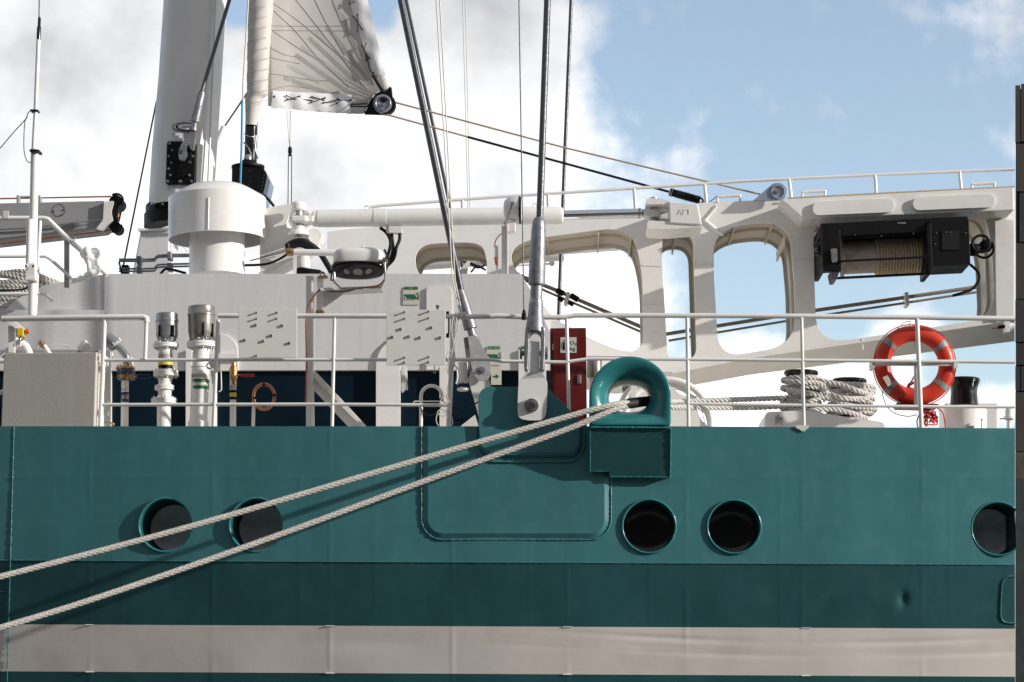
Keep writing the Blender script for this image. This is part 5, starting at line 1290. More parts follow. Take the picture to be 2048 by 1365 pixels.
# ================================================================== LEFT SIDE
def build_left():
    # whip antenna pole
    y = 1.2; t = thing('antenna_pole', 'tall white antenna pole with black joint near the left edge', 'antenna', P(62, 632, y)); k = SC(70, 300, y)
    mb = MB(); mb.sweep([P(80, -60, y), P(78, 40, y)], 1.4*k, 8); make('whip', mb, 'wire', t)
    mb = MB(); mb.plathe(79, [(1.5, 34), (3, 38), (3, 52), (4.2, 56), (4.2, 80), (3, 80)], y, 14, cx2=77); make('joint', mb, 'gloss_black', t)
    mb = MB(); mb.sweep([P(77, 78, y), P(71, 225, y), P(67, 300, y)], 4.2*k, 14); make('upper_tube', mb, 'white', t)
    mb = MB(); mb.sweep([P(70, 298, y+.02), P(67, 440, y+.02), P(64, 632, y)], 8.2*k, 18); make('lower_tube', mb, 'white', t)
    mb = MB(); mb.sweep([P(60, 440, y-.06), P(57, 560, y-.06)], 6.5*k, 14); make('socket_tube', mb, 'white', t)
    mb = MB(); mb.pbox(50, 529, 54, 532, y-.14, .2); mb.pbox(50, 556, 70, 560, y-.14, .15); mb.pbox(52, 527, 69, 560, y-.12, .06); make('clamp', mb, 'white', t)
    mb = MB(); mb.pbox(60, 219, 75, 222, y-.05, .1); mb.pbox(59, 299, 77, 303, y-.08, .16); mb.ball(P(66, 533, y-.15), 2.4*k); mb.ball(P(52, 533, y-.15), 2.4*k); make('band', mb, 'black', t)
    mb = MB(); pipe(mb, [(60, 222, y-.05), (55, 229, y-.05), (52, 238, y-.05), (30, 262, y-.05), (0, 297, y-.05), (-20, 318, y-.05)], 1.0, 6); pipe(mb, [(54, 233, y-.05), (49, 250, y-.05), (48, 300, y-.05), (54, 322, y-.05), (62, 326, y-.05)], .9, 6); make('wire', mb, 'rubber', t)
    # deck crane boom
    y = 2.9; t = thing('deck_crane_boom', 'grey box boom of a deck crane with black tip sheaves, left', 'crane boom', P(100, 490, y)); k = SC(100, 430, y)
    make('box_beam', MB().plate([(-60, 408), (206, 402), (222, 412), (212, 446), (200, 455), (-60, 485)], y, .45), 'grey', t, bevel=.01)
    make('lift_cylinder', MB().sweep([P(-60, 490, y+.1), P(190, 452, y+.1)], 11*k, 18), 'cream', t)
    mb = MB(); mb.sweep([P(-60, 462, y-.04), P(60, 456, y-.04), P(150, 446, y-.04)], 2.2*k, 8); mb.sweep([P(150, 446, y-.04), P(226, 437, y-.04)], 1.1*k, 6); mb.lathe(P(150, 448, y-.04), P(158, 447, y-.04), [(0, 7*k), (1, 7*k)], 12); make('side_pipe', mb, 'steel', t)
    mb = MB(); mb.sweep([P(-60, 399, y+.1), P(222, 393.5, y+.1)], 1.6*k, 6); mb.sweep([P(-60, 497, y+.05), P(222, 461, y+.05)], 1.8*k, 6); mb.sweep([P(240, 402, y+.05), P(235, 446, y+.05)], 1.6*k, 6); make('hoist_rope', mb, 'copper', t)
    mb = MB(); mb.sweep([P(34, 395, y+.1), P(78, 394, y+.1)], 2.4*k, 8); mb.pbox(33, 391, 37, 406, y, .1); mb.pbox(76, 391, 80, 406, y, .1); make('rope_guide', mb, 'grey', t)
    mb = MB(); mb.torus(P(118, 421, y-.004), 12.5*k, .35*k, (0, 1, 0), 30, 5); 
    for a, b in ((107, 423), (127, 420), (123, 430)): mb.pdisc(a, b, 1.6, y-.01, .02, 8)
    make('round_cover', mb, 'wire', t)
    mb = MB(); mb.pdisc(231, 403, 13, y-.02, .25, 22); mb.pdisc(229, 452, 11, y-.02, .25, 22)
    mb.plate([(220, 400), (240, 402), (232, 436), (226, 440), (222, 430)], y-.04, .2)
    mb.torus(P(232, 402, y-.05), 14*k, 2.2*k, (0, 1, 0), a0=-.6, a1=2.3, e=Vector((0, 0, 1))); mb.torus(P(230, 452, y-.05), 13*k, 2.0*k, (0, 1, 0), a0=1.4, a1=3.6, e=Vector((0, 0, 1)))
    make('tip_sheave', mb, 'black', t)
    mb = MB(); mb.plate(rpoly([(208, 404, 0), (228, 402, 4), (222, 425, 6), (226, 440, 4), (205, 462, 4), (192, 458, 3), (206, 440, 4)]), y-.06, .06); make('tip_plate', mb, 'cream', t, bevel=.02)
    # handrail on the upper deck
    y = 1.7; t = thing('upper_deck_rail', 'white bent pipe handrail on the raised deck at the left', 'railing', P(75, 625, y)); k = SC(75, 500, y)
    make('top_rail', MB().sweep([P(-60, 437, y), P(88, 437, y), P(96, 439, y), P(103, 446, y), P(140, 482, y), P(175, 512, y), P(215, 551, y)], 5*k, 12), 'white', t)
    make('middle_rail', MB().sweep([P(-60, 514, y), P(90, 513, y), P(100, 518, y), P(130, 545, y), P(150, 566, y)], 3.4*k, 10), 'white', t)
    make('lower_rail', MB().sweep([P(-60, 589, y), P(84, 588, y), P(94, 591, y), P(106, 602, y)], 3.4*k, 10), 'white', t)
    make('post', MB().sweep([P(80, 442, y), P(70, 630, y)], 4.2*k, 10), 'white', t)
    make('post', MB().pbox(128, 478, 137, 575, y, .05), 'grey', t, bevel=.004)
    mb = MB(); mb.pbox(7, 422, 17, 437, y-.03, .02); make('tab', mb, 'wall', t); mb = MB(); mb.torus(P(145, 478, y-.06), 5.5*k, 1*k, (0, 1, 0)); make('ring', mb, 'steel', t)
    # white wrapped bundle on the rail
    mb = MB(); rn = random.Random(5)
    y = 1.6
    for (a, b, r) in ((190, 508, 10), (184, 506, 7), (174, 503, 8), (172, 512, 8), (182, 520, 12), (187, 530, 11), (190, 540, 9), (184, 546, 10), (175, 552, 8), (162, 557, 6), (150, 561, 5), (166, 508, 6), (178, 515, 9)): mb.ball(P(a, b, y+rn.uniform(-.05, .05)), r*k*1.15, 14, 10, .10, rn.uniform(.8, 1.1), 1, rn.uniform(.8, 1.1))
    pipe(mb, [(190, 540, y), (170, 556, y), (140, 563, y)], 5, 10); pipe(mb, [(168, 505, y), (176, 520, y-.05), (180, 545, y-.05)], 5, 10)
    solo('cloth_bundle', mb, 'crumple', 'bright white cloth wrapped in a knot on the slanting handrail', 'cloth')
    # pile of rope
    y = 2.3; t = thing('rope_pile', 'heap of thick white mooring rope behind the left handrail', 'rope', P(40, 625, y)); rn = random.Random(11)
    for i in range(13):
        a = 543+i*6.2; x1 = 112+rn.uniform(-25, 20)+i*2; mb = MB()
        pts = [(-60, a+rn.uniform(-4, 6), y+.1*(i % 3)), (0, a+rn.uniform(-5, 4), y-.05*i*.3), (50, a+rn.uniform(-4, 6), y-.08), (x1, a+18+rn.uniform(-4, 8), y-.02), (x1+30, a+34, y+.1)]
        if i > 7: pts = pts[:3]+[(85, a+8, y)]
        braid(mb, pcurve(pts, 8), 5.4*SC(40, 580, y), 24*SC(40, 580, y), 3, False, sides=6); make('rope_coil', mb, 'rope', t)
    mb = MB(); mb.ball(P(40, 592, y+.3), 60*k, 20, 10, .03, 1.6, .5, .55); make('rope_core', mb, 'rope2', t)
    mb = MB(); pipe(mb, [(-40, 581, 1.5), (40, 580, 1.5), (55, 574, 1.5), (70, 566, 1.5)], 2, 6); solo('black_cable', mb, 'rubber', 'thin black cable in front of the rope heap', 'cable')
build_left()

def build_left_box():
    y = hy(100)+.03; t = thing('deck_locker', 'large plain beige locker standing behind the deck edge at bottom left', 'locker', P(100, 856, y))
    make('body', MB().plate([(8, 707), (193, 705), (188, 860), (2, 860)], lambda a, b: hy(a)+.03, .5), 'box', t, bevel=.008)
    make('edge_strip', MB().plate([(193, 705), (197, 705), (192, 860), (188, 860)], y-.012, .1), 'white', t)
    mb = MB(); mb.plate([(197, 708), (206, 708), (200, 860), (192, 860)], y+.05, .4); make('side', mb, 'cream', t)
    mb = MB(); mb.sweep([P(199, 712, y-.02), P(199, 720, y-.02)], .008, 6); mb.ball(P(198, 727, y), .01); make('hinge', mb, 'steel', t)
    # bracket with yellow switch
    y = .85; t = thing('emergency_switch', 'yellow switch box with orange button on a white bent bracket at the left edge', 'switch', P(25, 705, y)); k = SC(30, 670, y)
    make('bracket', MB().plate([(16, 652), (29, 652), (29, 706), (17, 706)], y, .04), 'white', t, bevel=.003)
    make('top_arm', MB().plate([(2, 640), (26, 640), (46, 656), (30, 658), (26, 654), (8, 643)], y-.06, .14), 'white', t, bevel=.003)
    make('switch_box', MB().pbox(34, 656, 46, 672, y-.1, .1), 'yellow', t, bevel=.006)
    mb = MB(); mb.lathe(P(46, 664, y-.05), P(58, 663, y-.05), [(0, 3*k), (.5, 3.5*k), (.51, 5.5*k), (1, 5.5*k)], 16); make('button', mb, 'orangered', t)
    make('base', MB().pbox(31, 655, 35, 673, y-.09, .09), 'white', t, bevel=.003)
    mb = MB(); pipe(mb, [(38, 672, y), (40, 680, y), (34, 690, y)], 3, 8); pipe(mb, [(52, 668, y), (48, 676, y), (42, 682, y)], 1.5, 6); make('gland', mb, 'steel', t)
    mb = MB(); pipe(mb, [(34, 690, .95), (46, 690, .95), (54, 700, .95), (60, 716, .95)], 9, 12); mb.torus(P(36, 688, .9), 7*k, 2*k, (.5, 1, 0)); solo('elbow_pipe', mb, 'white', 'white elbow pipe rising behind the beige locker, leftmost', 'pipe')
    mb = MB(); pipe(mb, [(-20, 725, 1), (20, 695, 1), (40, 670, 1.3)], 4, 8); pipe(mb, [(-20, 722, 1), (10, 722, 1)], 5, 8); pipe(mb, [(-20, 800, 1), (10, 780, 1)], 4, 8); solo('slanting_tubes', mb, 'white', 'white slanting tubes left of the beige locker', 'pipe')
    # capped hose coupling, vent cup
    t = thing('hose_coupling', 'slanting white pipe with a dark brass coupling behind the locker', 'hose coupling', P(100, 706, 1)); k = SC(95, 700, 1)
    make('pipe', MB().sweep([P(88, 692, 1), P(108, 722, 1)], 5*k, 12), 'white', t)
    mb = MB(); mb.lathe(P(79, 682, 1), P(90, 696, 1), [(0, 3*k), (.2, 6*k), (.6, 6*k), (.61, 5*k), (1, 5*k)], 12); pipe(mb, [(80, 686, .98), (75, 690, .98), (75, 698, .98)], .7, 5); make('coupling', mb, 'brass', t)
    t = thing('vent_cup', 'white drum shaped vent cap just above the locker', 'vent cap', P(168, 706, 1))
    A, B = P(178, 686, 1), P(163, 704, 1)
    mb = MB(); mb.lathe(A, B, [(0, 8*k), (.1, 12*k), (.9, 13*k), (1, 12*k)], 26); make('cap', mb, 'white', t)
    mb = MB(); mb.lathe(B, P(155, 716, 1), [(0, 10*k), (.01, 10*k), (.02, 7*k), (1, 7*k)], 20); make('neck', mb, 'brass', t)
    mb = MB(); pipe(mb, [(103, 689, 1.1), (130, 690, 1.1), (143, 694, 1.1)], .9, 6); solo('bent_rod', mb, 'white', 'thin white bent rod above the locker', 'rod')
    make_ledge = MB().pbox(0, 700, 197, 712, 1.2, .3); solo('pipe_tray', make_ledge, 'grey', 'grey horizontal pipe tray behind the locker', 'tray')
build_left_box()

# ---- standing pipes
def flange(t, cx, py, r, h, y, mat='white', bolts=True):
    mb = MB(); mb.plathe(cx, [(r*.92, py-h/2), (r, py-h/2+1), (r, py-.6), (r*.965, py-.4), (r*.965, py+.4), (r, py+.6), (r, py+h/2-1), (r*.92, py+h/2)], y, 32)
    f = make('flange', mb, mat, t)
    if bolts:
        k = SC(cx, py, y)
        for i in range(8):
            a = 2*PI*i/8+.3; c = P(cx, py, y)+Vector((math.cos(a)*r*.8*k, math.sin(a)*r*.8*k, 0))
            make('bolt', MB().lathe(c+Vector((0, 0, (h/2+3.4)*k)), c-Vector((0, 0, (h/2+3.4)*k)), [(0, 2*k), (1, 2*k)], 6), 'steel', f)
def band(cx, y0, y1, r, y, mat, t, nm='band'): make(nm, MB().plathe(cx, [(r, y0), (r, y1)], y, 28), mat, t)
def ticks(cx, y0, y1, r, y, t, n=8):
    """vertical lettering seen as a row of small dark strokes on a white label"""
    k = SC(cx, y0, y); mb = MB(); c0 = P(cx, y0, y); c1 = P(cx, y1, y); rn = random.Random(int(cx))
    for i in range(n):
        a = -PI/2+(i-(n-1)/2)*1.9/n; d = Vector((math.cos(a), math.sin(a), 0))*(r+.1)*k; z0 = c0.z-(c0.z-c1.z)*rn.uniform(0, .35)
        for j in range(3):
            za = z0-(z0-c1.z)*(j/3); zb = z0-(z0-c1.z)*((j+.75)/3); mb.sweep([Vector((c0.x, c0.y, za))+d, Vector((c0.x, c0.y, zb))+d], .45*k, 4)
    make('label_lettering', mb, 'black', t)
def build_pipes():
    def Y(px): return .75
    y = .75; k = SC(330, 700, y)
    # valve pipe 1
    t = thing('deck_pipe', 'slim white standpipe with dark blue valve and tilted grey filler cap', 'pipe', P(250, 858, y), 'standpipes behind the rail')
    make('pipe', MB().plathe(250, [(7.6, 762), (7.6, 860)], y, 20, cx2=249), 'white', t)
    flange(t, 251, 737, 19, 5, y, 'brass'); flange(t, 253, 754, 19.5, 6, y, 'brass')
    make('valve_body', MB().plathe(252, [(17, 740), (18, 744), (18, 748), (17, 751)], y, 24), 'blue_paint', t)
    mb = MB(); pipe(mb, [(268, 750, y-.05), (285, 750, y-.05), (297, 750, y-.05), (299, 753, y-.05), (296, 757, y-.05), (280, 757, y-.05), (269, 756, y-.05)], 1.2, 6); make('valve_handle', mb, 'blue_paint', t)
    make('neck', MB().plathe(252, [(6.5, 718), (6.5, 735)], y, 18), 'brass', t)
    mb = MB(); pipe(mb, [(254, 722, y), (252, 712, y), (243, 700, y), (230, 688, y)], 7, 16); make('elbow', mb, 'alu', t)
    mb = MB(); mb.lathe(P(233, 692, y), P(213, 676, y), [(0, 12*k), (.1, 14*k), (.9, 13*k), (1, 12.5*k)], 26); make('filler_cap', mb, 'alu', t)
    mb = MB(); mb.lathe(P(233, 692, y), P(228, 688, y), [(0, 15.5*k), (1, 15.5*k)], 4); make('cap_hinge', mb, 'white', t)
    mb = MB(); pipe(mb, [(224, 705, y-.1), (225, 712, y-.1), (224, 717, y-.1)], .9, 5); make('chain', mb, 'steel', t)
    mb = MB(); mb.pbox(257, 714, 263, 728, y-.08, .1); make('clamp', mb, 'white', t)
    band(250, 785, 791, 7.9, y, 'blue_paint', t); band(250, 791, 799, 7.9, y, 'bronze', t); band(250, 799, 805, 7.9, y, 'blue_paint', t); ticks(250, 776, 783, 7.8, y, t, 5)
    # pipe 2
    t = thing('deck_pipe', 'white flanged standpipe with a yellow band and the smaller grey hood', 'pipe', P(330, 858, y), 'standpipes behind the rail')
    cx = 331
    make('pipe', MB().plathe(cx, [(14, 694), (14, 745)], y, 28), 'white', t)
    flange(t, 332, 692, 25.5, 9, y); flange(t, 332, 748, 25, 12, y); flange(t, 329, 776, 19.5, 10, y, 'white', False); flange(t, 328, 803, 25.5, 12, y)
    make('lower_pipe', MB().plathe(330, [(13.5, 750), (13, 772), (14, 776), (13, 800)], y, 28), 'white', t)
    make('lower_pipe', MB().plathe(328, [(14, 806), (14, 860)], y, 28), 'white', t)
    make('hood', MB().plathe(334, [(20, 627.5), (21.5, 629), (22, 640), (23, 641), (23, 644), (21.8, 645), (21.8, 672), (18, 682), (16, 686)], y, 40), 'alu', t)
    mb = MB()
    for a in (-2.2, -.9): c = P(334, 664, y)+Vector((math.cos(a), math.sin(a), 0))*21.6*k; mb.box((c.x-.006-.012*(a > -1.5), c.y-.012, c.z-.06), (c.x+.016, c.y+.03, c.z+.05))
    make('slot', mb, 'black', t)
    mb = MB()
    for a in (-2.3, -1.57, -.8): c = P(333, 682, y)+Vector((math.cos(a), math.sin(a), 0))*17*k; mb.ball(c, 2.6*k, 8, 6)
    make('hood_nut', mb, 'steel', t)
    band(331, 707, 718, 14.3, y, 'decal', t, 'label_band'); ticks(331, 709, 717, 14.3, y, t, 9)
    band(331, 718.5, 724, 14.4, y, 'black', t); band(331, 724.5, 731, 14.4, y, 'yellow', t); band(331, 731.5, 739, 14.4, y, 'black', t)
    # pipe 3
    t = thing('deck_pipe', 'thickest white standpipe with two green bands and a large brownish hood', 'pipe', P(402, 858, y), 'standpipes behind the rail')
    make('pipe', MB().plathe(403, [(16.5, 694), (16.5, 734), (17.5, 736), (17.5, 842), (20, 844), (20, 862)], y, 32, cx2=396), 'white', t)
    flange(t, 403, 690, 29, 12, y)
    make('hood', MB().plathe(403, [(25, 613.5), (26.5, 615), (27, 628), (28, 629.5), (28, 632), (27, 633.5), (26.5, 665), (24, 677), (21, 682)], y, 44), 'bronze', t)
    mb = MB()
    for a, w in ((-1.25, .010), (-.5, .02)): c = P(403, 660, y)+Vector((math.cos(a), math.sin(a), 0))*26.4*k; mb.box((c.x-w, c.y-.01, c.z-.075), (c.x+w*.5, c.y+.04, c.z+.05))
    make('slot', mb, 'black', t)
    mb = MB()
    for a in (-2.2, -1.7, -1.0): c = P(403, 680, y)+Vector((math.cos(a), math.sin(a), 0))*22*k; mb.ball(c, 2.8*k, 8, 6)
    make('hood_nut', mb, 'steel', t)
    band(400.5, 749, 757, 17.8, y, 'decal', t, 'label_band'); ticks(400.5, 750, 757, 17.9, y, t, 11)
    band(400.5, 760, 767, 17.8, y, 'green', t); band(400.5, 767.5, 773, 17.75, y, 'decal', t); band(400, 773.5, 780, 17.8, y, 'green', t)
    mb = MB(); mb.plathe(402, [(19.5, 732), (19.5, 736)], y, 30); make('ring', mb, 'white', t)
    # junction thing on post
    t = thing('switch_fitting', 'small metal latch fitting on the stanchion beside the thickest standpipe', 'fitting', P(424, 745, .35)); kk = SC(424, 730, .35)
    mb = MB(); mb.torus(P(419, 732, .35), 6*kk, 1.6*kk, (.3, 1, 0)); mb.ball(P(424, 730, .33), 5*kk, 10, 8, .1); mb.plate([(416, 722), (422, 718), (431, 734), (425, 737)], .3, .05); make('latch', mb, 'cream', t)
    make('bracket', MB().plate([(421, 741), (429, 741), (431, 782), (425, 776)], .4, .06), 'white', t, bevel=.003)
    mb = MB(); mb.sweep([P(438, 744, .3), P(442, 744, .3), P(443, 780, .3), P(438, 784, .3)], 1.3*kk, 6); make('handle', mb, 'white', t)
    # pipe 4
    t = thing('deck_pipe', 'thin white standpipe with rusty ball valve and red lever', 'pipe', P(465, 858, y), 'standpipes behind the rail')
    make('pipe', MB().plathe(466, [(6.3, 758), (6.3, 860)], y, 18), 'white', t)
    make('valve_body', MB().plathe(467, [(6, 726), (6, 733), (8, 735), (8.5, 740), (7.5, 748), (8.5, 752), (7, 758), (6.5, 770)], y, 16), 'brass', t)
    mb = MB(); mb.sweep([P(474, 750, y-.03), P(483, 751, y-.05)], 1.6*k, 6); mb2 = MB().plate(rpoly([(480, 748, 2), (507, 747, 4), (510, 751, 3), (507, 755, 4), (481, 754, 2)]), y-.06, .015); make('lever', mb2, 'red', t, bevel=.003); make('stem', mb, 'brass', t)
    band(466, 770, 780, 6.6, y, 'decal', t, 'label_band'); ticks(466, 771, 779, 6.6, y, t, 4)
    band(466, 781, 786, 6.7, y, 'black', t); band(466, 786.5, 794, 6.7, y, 'yellow', t); band(466, 794.5, 800, 6.7, y, 'black', t)
    # copper loop on a post
    t = thing('copper_loop', 'white post with a copper coloured pipe ring fixed beside it', 'pipe', P(508, 858, y))
    make('post', MB().plathe(508, [(3.6, 795), (3.6, 860)], y, 12, cx2=506), 'white', t)
    mb = MB(); vs = [P(528+21*math.cos(a), 794+25*math.sin(a), y-.03) for a in [2*PI*i/40 for i in range(41)]]; mb.sweep(vs, 3.4*k, 10); make('ring', mb, 'copper', t)
    mb = MB(); mb.pbox(525, 766, 529, 774, y-.08, .08); mb.pbox(505, 794, 512, 797, y-.08, .08); mb.pbox(544, 788, 552, 792, y-.08, .08); make('tie', mb, 'rubber', t)
    # small lever at the deck edge
    mb = MB(); mb.sweep([P(204, 845, .7), P(222, 846, .7), P(228, 849, .7)], 1.3*k, 6); mb.ball(P(226, 849, .7), 3.5*k, 8, 6); solo('valve_lever', mb, 'brass', 'small rusty lever at the deck edge by the locker', 'lever')
build_pipes()

# ---- things under / beside the second stud panel
def build_mid():
    y = .9; k = SC(860, 800, y)
    t = thing('vent_pipe', 'white gooseneck vent pipe like an upside down U behind the rail', 'vent pipe', P(842, 858, y))
    mb = MB(); pts = [(842, 862, y), (842, 800, y)]+[(863-21*math.cos(a), 793-21*math.sin(a), y) for a in [PI*i/10 for i in range(11)]]+[(883, 800, y)]; mb.sweep([P(*p) for p in pts], 3.6*k, 12); make('pipe', mb, 'white', t)
    mb = MB(); mb.lathe(P(883, 797, y), P(883, 803, y), [(0, 4*k), (1, 4.2*k)], 12); make('rubber_end', mb, 'rubber', t)
    mb = MB(); pipe(mb, [(827, 806, y-.03), (829, 803, y-.03), (850, 803, y-.03), (886, 803, y-.03), (893, 808, y-.03)], 1.4, 6, 1); make('handle_bar', mb, 'white', t)
    mb = MB(); pipe(mb, [(840, 812, y-.1), (847, 826, y-.1), (860, 831, y-.1), (875, 824, y-.1), (882, 812, y-.1)], 1.4, 6); pipe(mb, [(903, 812, .5), (918, 817, .5), (938, 813, .5), (958, 804, .4)], 1.5, 6); solo('black_cable', mb, 'rubber', 'black cable drooping under the gooseneck and right to the lug plate', 'cable')
    # folding bracket
    t = thing('hinged_bracket', 'white hinged bracket hanging below the right stud panel', 'bracket', P(808, 785, .6)); 
    make('arm', MB().plate([(802, 731), (810, 731), (812, 778), (804, 786), (802, 780)], .6, .05), 'white', t, bevel=.004)
    make('inner_arm', MB().plate([(811, 735), (814, 735), (815, 780), (812, 780)], .62, .03), 'cream', t)
    mb = MB(); mb.sweep([P(869, 732, .3), P(869, 739, .3)], 1*k, 5); mb.torus(P(869, 744, .3), 2.6*k, .8*k, (0, 1, 0), sq=1); make('hook', mb, 'steel', t)
    # handset holder
    t = thing('hanging_lamp', 'white cylinder with a flat disc below it hanging beside the rail cords', 'lamp', P(926, 785, .8))
    make('cylinder', MB().plathe(926, [(9.5, 725), (10, 765), (10, 766)], .8, 20), 'white', t)
    make('stem', MB().plathe(926, [(1.6, 766), (1.6, 777)], .8, 8), 'black', t)
    make('disc', MB().plathe(926, [(6, 775), (12, 777), (12, 781), (8, 783)], .8, 24), 'white', t)
    mb = MB(); pipe(mb, [(907, 727, .4), (913, 735, .4), (915, 755, .4), (912, 768, .4)], 1.8, 8); solo('hook_rod', mb, 'white', 'small white hook rod beside the corner stanchion', 'hook')
    mb = MB(); mb.pbox(892, 623, 898, 627, .12, .03); mb.pbox(896, 638, 899, 668, .12, .03); mb.pbox(892, 667, 898, 675, .12, .03); solo('latch', mb, 'black', 'black C shaped latch between the stud panel and the corner stanchion', 'latch')
    mb = MB(); mb.plathe(875, [(1.5, 614), (4, 611), (4, 616), (2, 617), (2, 622)], .2, 12); solo('panel_knob', mb, 'steel', 'small metal knob standing on top of the right stud panel', 'knob')
    # cord wound round the rail and its hanging tail
    t = thing('cord_hitch', 'white cord wound in a hitch round the top rail with loops hanging down', 'cord', P(920, 632, .15)); k = SC(920, 632, .15)
    mb = MB(); yy = hy(915)+.1
    for i in range(7): mb.torus(P(913+i*3, 633+1.2*math.sin(i*2), yy), (6.8+.6*math.sin(i*1.7))*k, 1.3*k, (1, .15*math.sin(i), .2*math.cos(i*2)), 20, 6)
    make('hitch', mb, 'cordw', t)
    mb = MB(); y_ = yy-.06
    for pts in ([(907, 633), (903, 660), (907, 690), (900, 720), (896, 745), (903, 760)], [(912, 636), (916, 660), (909, 700), (906, 730), (899, 770), (893, 790), (884, 797), (881, 806), (890, 811), (896, 800), (889, 792)],
                [(920, 640), (913, 665), (908, 690), (910, 720), (903, 750), (894, 780)], [(902, 700), (894, 712), (897, 725), (890, 740)], [(893, 790), (900, 815), (893, 830), (882, 832), (875, 826), (880, 820), (895, 822), (905, 840), (903, 852), (897, 850)],
                [(875, 826), (872, 840), (876, 852)], [(906, 725), (916, 740), (918, 765), (914, 770)]):
        pipe(mb, [(a, b, y_) for a, b in pts], 1.1, 6)
    make('hanging_loops', mb, 'cordw', t)
    # white pipe wing behind second shroud and foot
    mb = MB(); mb.plate([(922, 852), (950, 830), (958, 856), (922, 856)], 1.4, .05); solo('foot_gusset', mb, 'cream', 'small sloping gusset plate left of the teal lug plate', 'gusset')
build_mid()

# ---- red extinguisher cabinet
def build_cabinet():
    y = .55; t = thing('extinguisher_cabinet', 'tall dark red fire extinguisher cabinet with a CO2 5kg sticker', 'cabinet', P(1137, 860, y))
    make('case', MB().plate(rpoly([(1100, 657, 3), (1172, 656, 3), (1174, 860, 0), (1101, 860, 0)]), y, .32), 'red', t, bevel=.012)
    make('door', MB().plate(rpoly([(1106, 663, 2), (1166, 662, 2), (1168, 860, 0), (1107, 860, 0)]), y-.02, .02), 'red', t, bevel=.006)
    make('handle', MB().pbox(1155, 750, 1162, 768, y-.035, .018), 'steel', t, bevel=.003)
    mb = MB(); mb.pbox(1104.5, 688, 1107, 700, y-.03, .02); make('hinge', mb, 'steel', t)
    make('sticker', MB().pbox(1121, 675, 1153, 706, y-.024, .004), 'decal', t)
    yy = y-.0245
    text('sticker_lettering', 'CO₂', 1143, 686.5, yy, 7.5, 'black', t, .001)
    text('sticker_lettering', '5kg', 1143, 698, yy, 7.5, 'black', t, .001)
    mb = MB(); mb.plate(rpoly([(1125.5, 686, 1), (1130, 684, 1), (1130, 701, 1), (1125.5, 701, 1)]), yy-.001, .002); mb.plate([(1126, 682), (1130, 680), (1130, 683), (1126, 684)], yy-.001, .002); pipe(mb, [(1126, 683, yy), (1123.5, 688, yy), (1124, 698, yy)], .5, 5); make('extinguisher_pictogram', mb, 'black', t)
    # grey vessel and mast foot behind
    y = 1.3; t = thing('pipe_vessel', 'short grey metal cylinder right of the red cabinet, partly hidden by the chock', 'cylinder', P(1190, 860, y))
    make('body', MB().plathe(1189, [(14, 722), (15, 724), (15, 752), (14, 756)], y, 28), 'bronze', t)
    make('foot', MB().plathe(1190, [(12, 756), (12, 862)], y, 24), 'white', t)
    mb = MB(); mb.sweep([P(1174, 713, y+.2), P(1255, 713, y+.2), P(1262, 718, y+.2), P(1266, 730, y+.2)], 2.6*SC(1200, 713, y), 10); solo('handrail_pipe', mb, 'white', 'thin white pipe just above the middle rail beside the chock', 'pipe')
build_cabinet()

# ---- fittings seen through and beside the chock: round fairlead plate with slots
def build_wheel():
    y = 2.4; t = thing('spoked_guard', 'large round white steel guard with curved slots right of the chock', 'round guard', P(1335, 860, y)); cx, cy, R0 = 1335, 846, 87
    def arcband(r0, r1, a0, a1, n=14): 
        o = [(cx+r1*math.cos(a0+(a1-a0)*i/n), cy-r1*math.sin(a0+(a1-a0)*i/n)) for i in range(n+1)]; q = [(cx+r0*math.cos(a0+(a1-a0)*i/n), cy-r0*math.sin(a0+(a1-a0)*i/n)) for i in range(n, -1, -1)]; return o+q
    disc = [(cx+R0*math.cos(a), cy-R0*math.sin(a)) for a in [2*PI*i/64 for i in range(64)]]
    def slot(cx_, cy_, l, w, ang): 
        return [(cx_+l*math.cos(q)*math.cos(ang)-w*math.sin(q)*math.sin(ang), cy_-(l*math.cos(q)*math.sin(ang)+w*math.sin(q)*math.cos(ang))) for q in [2*PI*i/16 for i in range(16)]]
    holes = [slot(1382, 781, 16, 5, -.75), slot(1398, 797, 7, 3, -1.0), slot(1363, 786, 12, 3.5, -.45), slot(1402, 830, 16, 4, -1.15), slot(1410, 838, 14, 2.5, -1.3)]
    make('disc', MB().plate(disc, y, .04, holes), 'white', t, bevel=.01)
    mb = MB(); mb.torus(P(cx, cy, y), R0*SC(cx, cy, y), .035, (0, 1, 0), 64, 10); make('rim', mb, 'white', t)
    make('hub', MB().pdisc(1262, 775, 12, 1.6, .2, 24), 'white', t)
    mb = MB(); mb.pdisc(1253, 778, 6, 1.55, .05, 10); mb.torus(P(1253, 778, 1.56), .035, .012, (0, 1, 0)); make('hub_bolt', mb, 'galv', t)
    t = thing('roller_post', 'white post and curved pipe seen through the hole of the chock', 'post', P(1268, 860, 1.4))
    make('post', MB().pbox(1262, 764, 1272, 862, 1.4, .06), 'white', t, bevel=.004)
    mb = MB(); pipe(mb, [(1240, 812, 1.5), (1250, 790, 1.5), (1270, 772, 1.5), (1300, 765, 1.5)], 5, 12); make('curved_pipe', mb, 'white', t)
build_wheel()

